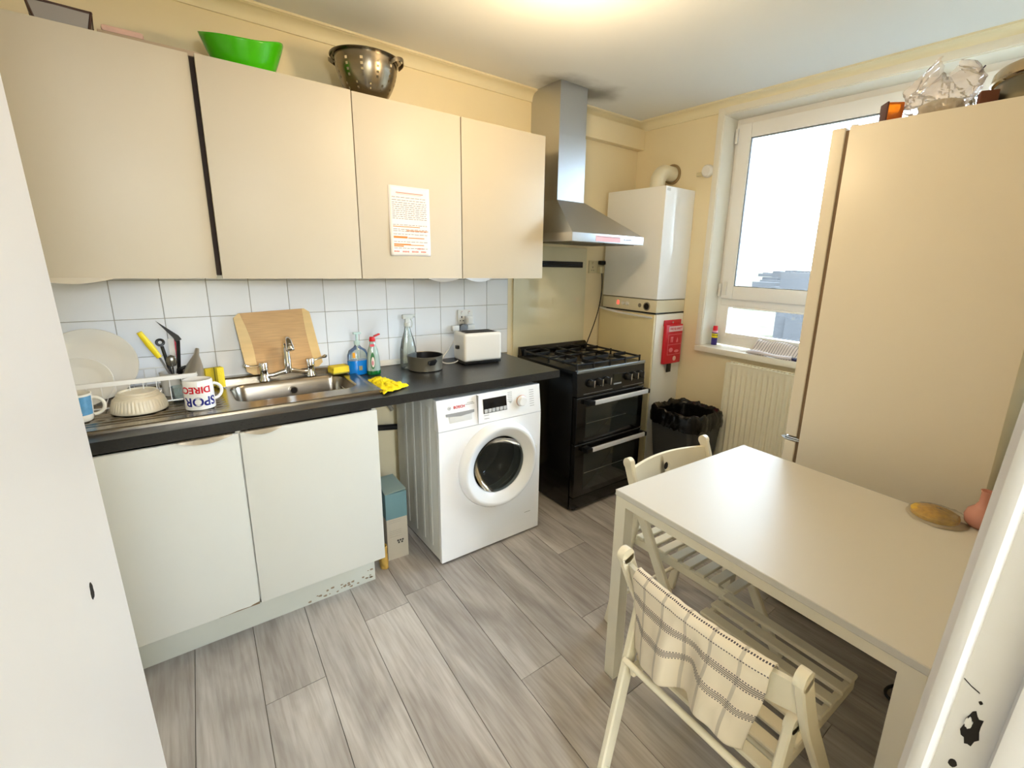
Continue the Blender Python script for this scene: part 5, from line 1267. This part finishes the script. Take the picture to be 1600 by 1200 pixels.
# ------------------------------------------------------------------ fridge
def fridge():
    x0, x1, y0, y1, z = 1.94, 2.54, -2.33, -1.740, 1.996
    root = thing('fridge_freezer', 'tall white fridge-freezer seen from its side behind the table', 'fridge', (2.24, -2.0, 0))
    MB().box(x0, x1, y0, y1, 0.02, z, 0.004).build('fridge_body', FRID, root)
    MB().box(x0+0.006, x1-0.006, y1, y1+0.012, 0.05, z-0.012).build('door_gasket', mat('gasket_brown', (120, 98, 74), 0.7), root, smooth=False)
    d1 = MB().box(x0+0.001, x1-0.001, y1+0.012, y1+0.060, 0.797, z, 0.006, seg=3).build('upper_door', FRID, root)
    d2 = MB().box(x0+0.001, x1-0.001, y1+0.012, y1+0.060, 0.06, 0.775, 0.006, seg=3).build('lower_door', FRID, root)
    MB().box(x0-0.001, x0+0.05, y1, y1+0.058, 0.780, 0.785, 0.001).box(x0-0.001, x0+0.05, y1, y1+0.058, 0.788, 0.793, 0.001).build('hinge_bracket', CHROME, root)
    MB().prism([(x0, y1+0.057, 0.779), (x0, y1+0.075, 0.787), (x0, y1+0.057, 0.794)], (0.05, 0, 0)).build('hinge_cap', CHROME, root)
    MB().box(x0+0.010, x0+0.030, y1+0.0595, y1+0.064, 0.70, 0.765, 0.001).build('door_grip', mat('grip_shade', (190, 184, 170), 0.4), d2)
    MB().box(x0+0.03, x1-0.03, y0+0.03, y1-0.02, 0.0, 0.022).build('fridge_base', BLK, root, smooth=False)
    MB().cyl((x0+0.018, y1-0.01, z), (x0+0.018, y1-0.01, z+0.006), 0.012, n=14).build('top_hinge_cap', WHITEP, root)
fridge()
ZF = 1.9965
def candle():
    c = Vector((1.985, -1.850, ZF))
    root = thing('candle', 'small square orange glass candle on the fridge, dark on one side', 'candle', c)
    M = Matrix.Translation(c) @ Matrix.Rotation(math.radians(-50), 4, 'Z')
    MB().box(-0.026, 0.026, -0.026, 0.026, 0.001, 0.058, 0.004, M=M).build('candle_block', mat('orange_glass', (226, 110, 10), 0.15, var=0.35, scale=30, trans=0.3, coat=0.3), root)
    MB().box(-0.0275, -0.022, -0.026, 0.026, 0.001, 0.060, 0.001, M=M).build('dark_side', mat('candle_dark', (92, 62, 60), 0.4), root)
candle()
def bag():
    import mathutils.noise as nz
    c = Vector((2.03, -1.975, ZF)); root = thing('plastic_bag', 'crumpled thin white plastic bag standing on the fridge', 'bag', c)
    def P(u, v):
        a = 2*PI*u; ca, sa = math.cos(a), math.sin(a)
        prof = [0.06, 0.072, 0.076, 0.074, 0.080, 0.084, 0.060, 0.02]
        t = v*7; i = min(int(t), 6); k = t-i; r = prof[i]*(1-k)+prof[i+1]*k
        n1 = nz.noise(Vector((ca*1.6+3, sa*1.6, v*2.2))); n2 = nz.noise(Vector((ca*4, sa*4+5, v*5))); n3 = 1-abs(nz.noise(Vector((ca*7, sa*7, v*9))))*2
        ear = 0.055*max(0, math.cos(a-1.9))**4*sm((v-0.6)/0.4)+0.03*max(0, math.cos(a+1.7))**4*sm((v-0.5)/0.4)
        r = r*(1+0.34*n1)+0.016*n2+0.005*n3
        z = 0.002+0.125*v*(1+0.25*n1*v)+ear
        return c+Vector((ca*r*0.7, sa*r*1.12, z))
    MB().grid(P, 90, 44, cu=True).build('bag_film', BAGP, root, angle=18)
    MB().tube([c+Vector((-0.01, -0.085, 0.110)), c+Vector((-0.01, -0.098, 0.128))], 0.002, n=6).build('printed_mark', mat('print_dark', (70, 50, 80), 0.6), root)
    def Q(u, v):
        a = 2*PI*u; ca, sa = math.cos(a), math.sin(a); n1 = nz.noise(Vector((ca*3, sa*3+9, v*3)))
        r = 0.05*math.sin(PI*min(1, v*0.9+0.1))**0.5*(1+0.3*n1)
        return c+Vector((ca*r*0.7, sa*r*1.3, 0.002+0.055*v))
    MB().grid(Q, 40, 12, cu=True).build('bag_contents', mat('bag_contents', (206, 186, 142), 0.6, var=0.3, scale=30), root, angle=70)
bag()
def pots():
    c = Vector((2.115, -2.225, ZF))
    root = thing('frying_pan', 'large upturned steel pan on the fridge at the right edge', 'pan', c)
    MB().lathe([(0.150, 0.0), (0.156, 0.003), (0.155, 0.010), (0.140, 0.062), (0.130, 0.076), (0.0, 0.080)], c, n=56).build('pan_body', mat('dull_pan_steel', (120, 112, 92), 0.35, 0.9, var=0.1), root)
    c2 = Vector((2.14, -2.235, ZF+0.081))
    r2 = thing('pan_lid', 'shiny copper-toned steel lid resting on the upturned pan', 'lid', c2)
    MB().lathe([(0.158, 0.0), (0.162, 0.004), (0.158, 0.030), (0.150, 0.040), (0.06, 0.048), (0.0, 0.050)], c2, n=56).build('lid_body', mat('copper_steel', (196, 170, 132), 0.2, 1.0), r2)
    b = MB(); 
    b.box(-0.02, 0.02, -0.025, 0.02, 0.0, 0.04, 0.004, M=Matrix.Translation(c+Vector((-0.13, 0.125, 0))) @ Matrix.Rotation(0.4, 4, 'Z'))
    tag(b.build('small_box', mat('brown_box', (96, 54, 34), 0.6)), 'small dark brown box between the bag and the pan', 'box')
pots()

# ------------------------------------------------------------------ table
def table():
    t = Vector((1.044, -1.540, 0)); a = math.radians(-3.02); ex = Vector((math.cos(a), math.sin(a), 0)); ey = Vector((math.sin(a), -math.cos(a), 0))
    W, L, Z = 0.756, 0.868, 0.7457
    root = thing('table', 'white rectangular table standing against the fridge', 'table', t+ex*W/2+ey*L/2)
    M = Matrix((ex.to_4d(), ey.to_4d(), (0, 0, 1, 0), (0, 0, 0, 1))).transposed(); M[3] = (0, 0, 0, 1); M.translation = t
    for i in range(3): M[3][i] = 0
    MB().box(0, W, 0, L, Z-0.018, Z, 0.0015, M=M).build('table_top', TABW, root)
    fm = mat('table_frame_metal', (236, 230, 214), 0.3)
    k = 0.028
    mb = MB().box(k, W-k, 0.004, 0.004+k, Z-0.05, Z-0.018, M=M).box(k, W-k, L-0.004-k, L-0.004, Z-0.05, Z-0.018, M=M).box(0.004, 0.004+k, k, L-k, Z-0.05, Z-0.018, M=M).box(W-0.004-k, W-0.004, k, L-k, Z-0.05, Z-0.018, M=M)
    mb.build('apron_frame', fm, root, smooth=False)
    q = 0.042
    for (x, y) in ((0.002, 0.002), (W-q-0.002, 0.002), (0.002, L-q-0.002), (W-q-0.002, L-q-0.002)):
        MB().box(x, x+q, y, y+q, 0.0, Z-0.0185, 0.002, M=M).build('leg', fm, root)
    return M
TM = table()
def cookie():
    import mathutils.noise as nz
    c = Vector((1.738, -2.250, 0.7465))
    root = thing('wrapped_pastry', 'flat golden pastry in a clear wrapper on the table', 'pastry', c)
    def P(u, v):
        a = 2*PI*u; r = 0.062*min(1, v*1.25)*(1+0.04*nz.noise(Vector((math.cos(a)*2, math.sin(a)*2, 0)))); zz = 0.004 if v > 0.8 else 0.022-0.010*(v/0.8)**3
        zz += 0.003*nz.noise(Vector((r*math.cos(a)*60, r*math.sin(a)*60, 1)))
        if v > 0.8: r = 0.062; zz = 0.012-0.011*(v-0.8)/0.2
        return c+Vector((r*math.cos(a), r*math.sin(a), zz))
    MB().grid(P, 48, 20, cu=True).build('pastry_disc', mat('golden_pastry', (240, 184, 72), 0.5, var=0.5, scale=60, bump=0.6, bscale=120), root, angle=80)
    def Q(u, v):
        a = 2*PI*u; ca, sa = math.cos(a), math.sin(a); r = (0.074+0.012*abs(ca))*v; n1 = nz.noise(Vector((ca*4, sa*4, v*4)))
        return c+Vector((ca*r*1.0+0.006*n1, sa*r*1.05-0.008, 0.0015+0.028*(1-v**2.2)+0.006*abs(n1)*v))
    MB().grid(Q, 48, 12, cu=True).build('clear_wrapper', WRAP, root, angle=70)
cookie()
def vase():
    c = Vector((1.768, -2.350, 0.7465)); root = thing('vase', 'small pink bottle-shaped vase at the table edge beside the door lining', 'vase', c)
    prof = [(0, 0), (0.024, 0.0), (0.036, 0.012), (0.040, 0.032), (0.034, 0.052), (0.020, 0.066), (0.0135, 0.080), (0.013, 0.112), (0.016, 0.118), (0.013, 0.118), (0.010, 0.10)]
    MB().lathe([(r_*1.0, z_) for r_, z_ in prof], c, n=36).build('vase_body', mat('pink_ceramic', (206, 146, 132), 0.25, coat=0.3), root, angle=50)
vase()

# ------------------------------------------------------------------ folding chairs
def chair_proto():
    """built at the origin: backrest top at x=0, seat towards +x, width along y"""
    root = thing('folding_chair', 'x', 'chair', (0, 0, 0), 'white folding chairs')
    W = 0.47; hw = W/2
    ptop, ph, pm, pf = Vector((0, 0, 0.766)), Vector((0.075, 0, 0.60)), Vector((0.22, 0, 0.36)), Vector((0.44, 0, 0.0))
    for s in (-1, 1):
        y = s*(hw-0.010)
        pts = bez([ptop+Vector((0, y, 0)), ph*0.5+ptop*0.5+Vector((-0.006, y, 0)), ph+Vector((0, y, 0))], 6)+[pm+Vector((0, y, 0)), pf+Vector((0, y, 0))]
        mb = MB(); mb.ribbon(pts, 0.021, 0.040, (0, 1, 0)); mb._bev([v for v in mb.bm.verts], 0.004, 1)
        mb.cyl(ptop+Vector((0, y-0.0105, -0.001)), ptop+Vector((0, y+0.0105, -0.001)), 0.0205, n=18); mb.build('front_leg', CHAIRW, root)
        yr = s*(hw-0.033)
        mb = MB(); mb.ribbon([ph+Vector((-0.026, yr, 0.012)), Vector((-0.075, yr, 0.0))], 0.020, 0.038, (0, 1, 0)); mb._bev(mb.bm.verts[:], 0.004, 1)
        mb.cyl(ph+Vector((-0.026, yr-0.010, 0.012)), ph+Vector((-0.026, yr+0.010, 0.012)), 0.0195, n=16); mb.build('rear_leg', CHAIRW, root)
        ys = s*(hw-0.057)
        mb = MB(); mb.ribbon([(0.005, ys, 0.437), (0.445, ys, 0.452)], 0.018, 0.034, (0, 1, 0)); mb._bev(mb.bm.verts[:], 0.004, 1); mb.build('seat_rail', CHAIRW, root)
    # curved back board with an oval hole
    n = 20; hole = (0.0, 0.5)
    def B(u, v, side):
        y = (u-0.5)*(W-0.042); bow = -0.030*(1-(2*u-1)**2)
        zt = 0.742+0.006*math.cos((u-0.5)*PI); zb = 0.656-0.012*(1-(2*u-1)**2)
        z = zb+(zt-zb)*v; xx = 0.0+(0.766-z)*0.32+bow
        return Vector((xx+side*0.0065, y, z))
    mb = MB(); hr = (0.047, 0.16)
    us = [0, .08, .16, .24, .32, .38, .43]+[.5-hr[0], .5-hr[0]*.72, .5-hr[0]*.35, .5, .5+hr[0]*.35, .5+hr[0]*.72, .5+hr[0]]+[.57, .62, .68, .76, .84, .92, 1.0]
    vals = []
    for u in us:
        t = abs(u-.5)/hr[0]
        hh = hr[1]*math.sqrt(max(0, 1-t*t)) if t < 1 else 0.0
        vals.append(hh)
    for side in (-1, 1):
        for i in range(len(us)-1):
            u0, u1, h0, h1 = us[i], us[i+1], vals[i], vals[i+1]
            c0 = 0.5
            mb.faces([B(u0, 0, side), B(u1, 0, side), B(u1, c0-h1, side), B(u0, c0-h0, side)], [(0, 1, 2, 3)])
            mb.faces([B(u0, c0+h0, side), B(u1, c0+h1, side), B(u1, 1, side), B(u0, 1, side)], [(0, 1, 2, 3)])
    for i in range(len(us)-1):
        u0, u1, h0, h1 = us[i], us[i+1], vals[i], vals[i+1]
        for (va, vb) in ((0, 0), (1, 1)): mb.faces([B(u0, va, -1), B(u1, vb, -1), B(u1, vb, 1), B(u0, va, 1)], [(0, 1, 2, 3)])
        if h0 > 0 or h1 > 0:
            for sg in (-1, 1): mb.faces([B(u0, 0.5+sg*h0, -1), B(u1, 0.5+sg*h1, -1), B(u1, 0.5+sg*h1, 1), B(u0, 0.5+sg*h0, 1)], [(0, 1, 2, 3)])
    bmesh.ops.remove_doubles(mb.bm, verts=mb.bm.verts, dist=1e-5)
    mb.build('back_rest', CHAIRW, root)
    for k in range(8):
        x = 0.030+k*0.055
        mb = MB().box(x, x+0.036, -hw+0.046, hw-0.046, 0.455+0.002*k*0.9, 0.467+0.002*k*0.9, 0.003, seg=1); mb.build('slat', CHAIRW, root)
    MB().cyl((-0.001, -hw+0.035, 0.462), (-0.001, hw-0.035, 0.462), 0.009, n=12).build('rung', CHAIRW, root)
    MB().cyl((-0.050, -hw+0.035, 0.13), (-0.050, hw-0.035, 0.13), 0.009, n=12).build('rung', CHAIRW, root)
    MB().cyl((0.362, -hw+0.02, 0.13), (0.362, hw-0.02, 0.13), 0.009, n=12).build('rung', CHAIRW, root)
    return root
def copy_tree(o, parent=None):
    c = o.copy(); C.objects.link(c); c.parent = parent
    for ch in list(o.children): copy_tree(ch, c)
    return c
ch = chair_proto()
ch2 = copy_tree(ch)
ch.location = (0.763, -2.050, 0); ch.rotation_euler = (0, 0, math.radians(-2.6))
ch['label'] = 'white folding chair nearest the camera with a tea towel over its back'
ch2.location = (1.437, -1.458, 0); ch2.rotation_euler = (0, 0, math.radians(-90-3.0))
ch2['label'] = 'white folding chair tucked under the far end of the table'

def towel():
    import mathutils.noise as nz
    m = bpy.data.materials.new('striped_tea_towel'); m.use_nodes = True; t = m.node_tree; b = t.nodes['Principled BSDF']; b.inputs['Roughness'].default_value = 0.95
    uv = t.nodes.new('ShaderNodeUVMap'); sp_ = t.nodes.new('ShaderNodeSeparateXYZ'); t.links.new(uv.outputs[0], sp_.inputs[0])
    def math_(op, a, b2=None, c=None):
        n = t.nodes.new('ShaderNodeMath'); n.operation = op
        for i, x in enumerate((a, b2, c)):
            if x is None: continue
            if isinstance(x, (int, float)): n.inputs[i].default_value = x
            else: t.links.new(x, n.inputs[i])
        return n.outputs[0]
    U, V = sp_.outputs[0], sp_.outputs[1]
    def line(src, pos, w_): return math_('LESS_THAN', math_('ABSOLUTE', math_('SUBTRACT', src, pos)), w_)
    dash = math_('GREATER_THAN', math_('FRACT', math_('MULTIPLY', U, 62.0)), 0.42)
    tot = None
    for (c0) in (0.115, 0.30, 0.70, 0.885):
        pass
    solid_l, dash_l = [], []
    for c0 in STRIPES:
        for off in (-0.026, 0.026): dash_l.append(line(V, c0+off, 0.0038))
        for off in (-0.013, 0.0, 0.013): solid_l.append(line(V, c0+off, 0.0040))
    for v0 in EDGES_: dash_l.append(line(V, v0, 0.0036))
    def mxs(L):
        r = L[0]
        for q in L[1:]: r = math_('MAXIMUM', r, q)
        return r
    dk = math_('MAXIMUM', math_('MULTIPLY', mxs(dash_l), dash), math_('MULTIPLY', mxs(solid_l), 0.85))
    vert = mxs([line(U, u0, 0.011) for u0 in (0.13, 0.31, 0.49, 0.67, 0.85)])
    fac = math_('MAXIMUM', dk, math_('MULTIPLY', vert, 0.32))
    mx = t.nodes.new('ShaderNodeMix'); mx.data_type = 'RGBA'; mx.inputs[6].default_value = rgb(232, 220, 200); mx.inputs[7].default_value = rgb(84, 78, 84)
    t.links.new(fac, mx.inputs[0]); t.links.new(mx.outputs[2], b.inputs['Base Color'])
    nn = t.nodes.new('ShaderNodeTexNoise'); nn.inputs['Scale'].default_value = 260; bp = t.nodes.new('ShaderNodeBump'); bp.inputs['Strength'].default_value = 0.3; bp.inputs['Distance'].default_value = 0.002
    t.links.new(nn.outputs[0], bp.inputs['Height']); t.links.new(bp.outputs[0], b.inputs['Normal'])
    # path across the rail: seat side (v=0) -> over the top -> camera side (v=1)
    def P(u, v):
        yl_ = 0.175-0.350*u                    # local y of the chair (+y is the far post)
        uu = 0.5+(-yl_)/(0.47-0.042); bow = -0.030*(1-(2*uu-1)**2)
        ztop = 0.748+0.006*math.cos((uu-0.5)*PI)
        f = v*0.45                              # metres along the cloth
        A = 0.17                                 # seat-side length
        if f < A-0.012:
            d = A-0.012-f; x = 0.020+0.42*d+bow; z = ztop-0.004-0.9*d
        elif f < A+0.012:
            k = (f-A+0.012)/0.024*PI; x = 0.0075+0.0125*math.cos(k)+bow+0.0; z = ztop-0.004+0.0105*math.sin(k)
        else:
            d = f-A-0.012; x = -0.005+bow*(1-sm(d/0.28)*0.2)+0.0+0.115*d; z = ztop-0.004-0.985*d
            d2 = sm(d/0.2)
            x += d2*(0.014*math.sin(u*13.0+0.9)+0.008*math.sin(u*23+2.0)+0.004*nz.noise(Vector((u*6, v*5, 0))))
            x += -0.007
            yl_ += 0.050*sm(d/0.3)*u+0.018*sm(d/0.3)*(1-u)
            z += d2*(-0.012*math.sin(u*7.5+0.5)+0.012)
        x += 0.002*nz.noise(Vector((u*15, v*9, 3)))
        return Vector((x, yl_, z))
    mb = MB(); mb.grid(P, 90, 90, uv=True)
    for v_ in mb.bm.verts:
        q = v_.co.copy(); q.rotate(Matrix.Rotation(math.radians(-2.6), 3, 'Z')); v_.co = q+Vector((0.763, -2.050, 0))
    o = mb.build('tea_towel', m, solid=0.0022, angle=80)
    tag(o, 'cream tea towel with dashed grey stripes draped over the chair back', 'towel')
STRIPES = (0.555, 0.745, 0.17); EDGES_ = (0.33, 0.345, 0.36, 0.385, 0.425)
towel()

# ------------------------------------------------------------------ things on the wall cupboards
ZC = ZT-0.0035
def tops():
    import mathutils.noise as nz
    # green bowl
    c = Vector((0.275, -0.215, ZC)); root = thing('green_bowl', 'bright green plastic bowl with a wavy rim on the cupboards', 'bowl', c)
    def P(u, v):
        a = 2*PI*u; r = 0.078+0.052*v**0.75; wav = 0.022*math.cos(2*a+0.9)+0.008*math.cos(3*a)
        return c+Vector((r*math.cos(a)*1.05, r*math.sin(a)*0.85, 0.001+v*(0.108+wav)))
    mb = MB(); mb.grid(P, 64, 16, cu=True); mb.lathe([(0.0, 0.001), (0.079, 0.001)], tuple(c), n=64, sx=1.05, sy=0.85)
    mb.build('bowl_body', mat('green_plastic', (70, 190, 10), 0.22, coat=0.2), root, solid=0.003, angle=60)
    # colander
    c = Vector((0.742, -0.205, ZC)); root = thing('colander', 'steel colander with rows of holes on the cupboard top', 'colander', c)
    n, rows = 72, 20
    prof = []
    for j in range(rows+1):
        t = j/rows; r = 0.058+0.072*math.sin(t*PI/2)**0.9; z = 0.004+0.175*t**1.2; prof.append((r, z))
    mb = MB(); V = [[mb.bm.verts.new(c+Vector((r*math.cos(2*PI*i/n), r*math.sin(2*PI*i/n), z))) for i in range(n)] for r, z in prof]
    for j in range(rows):
        for i in range(n):
            if j in (10, 12, 14, 16) and i % 6 == (0 if j != 14 else 0): continue
            if j in (5, 7) and i % 6 == 3: continue
            mb.bm.faces.new((V[j][i], V[j][(i+1) % n], V[j+1][(i+1) % n], V[j+1][i]))
    mb.lathe([(0.0, 0.004), (0.058, 0.004)], tuple(c), n=n)
    bmesh.ops.remove_doubles(mb.bm, verts=mb.bm.verts, dist=1e-5)
    mb.build('colander_bowl', COLST, root, angle=50)
    MB().lathe([(0.129, 0.178), (0.136, 0.180), (0.148, 0.1785), (0.149, 0.176), (0.146, 0.175), (0.134, 0.176)], c, n=72).build('rim', COLST, root)
    MB().lathe([(0.052, 0.0), (0.058, 0.001), (0.060, 0.006), (0.055, 0.006)], c, n=40).build('foot_ring', COLST, root)
    for s, a in ((1, -0.75), (-1, PI-0.75)):
        d = Vector((math.cos(a), math.sin(a), 0)); e = Vector((-d.y, d.x, 0)); p = c+d*0.128+Vector((0, 0, 0.158))
        pts = bez([p-e*0.042+Vector((0, 0, -0.004)), p-e*0.05+d*0.045+Vector((0, 0, 0.024)), p+e*0.05+d*0.045+Vector((0, 0, 0.024)), p+e*0.042+Vector((0, 0, -0.004))], 14)
        MB().ribbon(pts, 0.016, 0.004, (0, 0, 1)).build('handle', COLST, root)
    # dark tray/box at the far left
    c = Vector((-0.218, -0.225, ZC)); root = thing('baking_tin', 'brown-edged baking tin tilted on top of the left cupboard', 'tin', c)
    M = Matrix.Translation(c) @ Matrix.Rotation(0.05, 4, 'Z')
    def tray(hx0, hy0, hx1, hy1, h, inset):
        a = [(-hx0, -hy0, 0.002), (hx0, -hy0, 0.002), (hx0, hy0, 0.002), (-hx0, hy0, 0.002)]; b2 = [(-hx1, -hy1, h), (hx1, -hy1, h), (hx1, hy1, h), (-hx1, hy1, h)]
        return a, b2
    a, b2 = tray(0.058, 0.06, 0.072, 0.072, 0.060, 0)
    MB().faces([M @ Vector(p) for p in a+b2], [(0, 1, 2, 3), (0, 1, 5, 4), (1, 2, 6, 5), (2, 3, 7, 6), (3, 0, 4, 7)]).build('tin_body', mat('tin_grey', (134, 124, 112), 0.45, 0.2, var=0.1), root, solid=0.002, smooth=False)
    mb = MB(); mb.tube([M @ Vector(p) for p in b2], 0.004, n=8, closed=True)
    for i in range(4): mb.tube([M @ Vector(a[i]), M @ Vector(b2[i])], 0.0035, n=8)
    mb.build('brown_rim', mat('brown_rim', (66, 40, 26), 0.5), root)
    # flat tray with lid, low
    c = Vector((0.0, -0.20, ZC)); root = thing('serving_tray', 'thin pale tray with pink paper lying across the left cupboards', 'tray', c)
    MB().box(-0.135, 0.13, -0.305, -0.12, ZC, ZC+0.018, 0.003, rz=0.0).build('tray_body', mat('tray_grey', (176, 156, 132), 0.5), root)
    MB().box(-0.125, -0.02, -0.30, -0.13, ZC+0.0181, ZC+0.038, 0.009).build('paper_pack', mat('pink_paper', (214, 176, 160), 0.6, var=0.15, scale=20), root)
tops()
# cable on the floor by the fridge
o = MB().tube(bez([(1.93, -2.36, 0.006), (1.99-0.07, -2.20, 0.006), (1.70, -2.12, 0.006), (1.70, -2.34, 0.006), (1.86, -2.30, 0.010), (1.925, -2.40, 0.006)], 24), 0.0055, n=8).build('floor_cable', RUBB)
tag(o, 'black cable looped on the floor beside the fridge', 'cable')
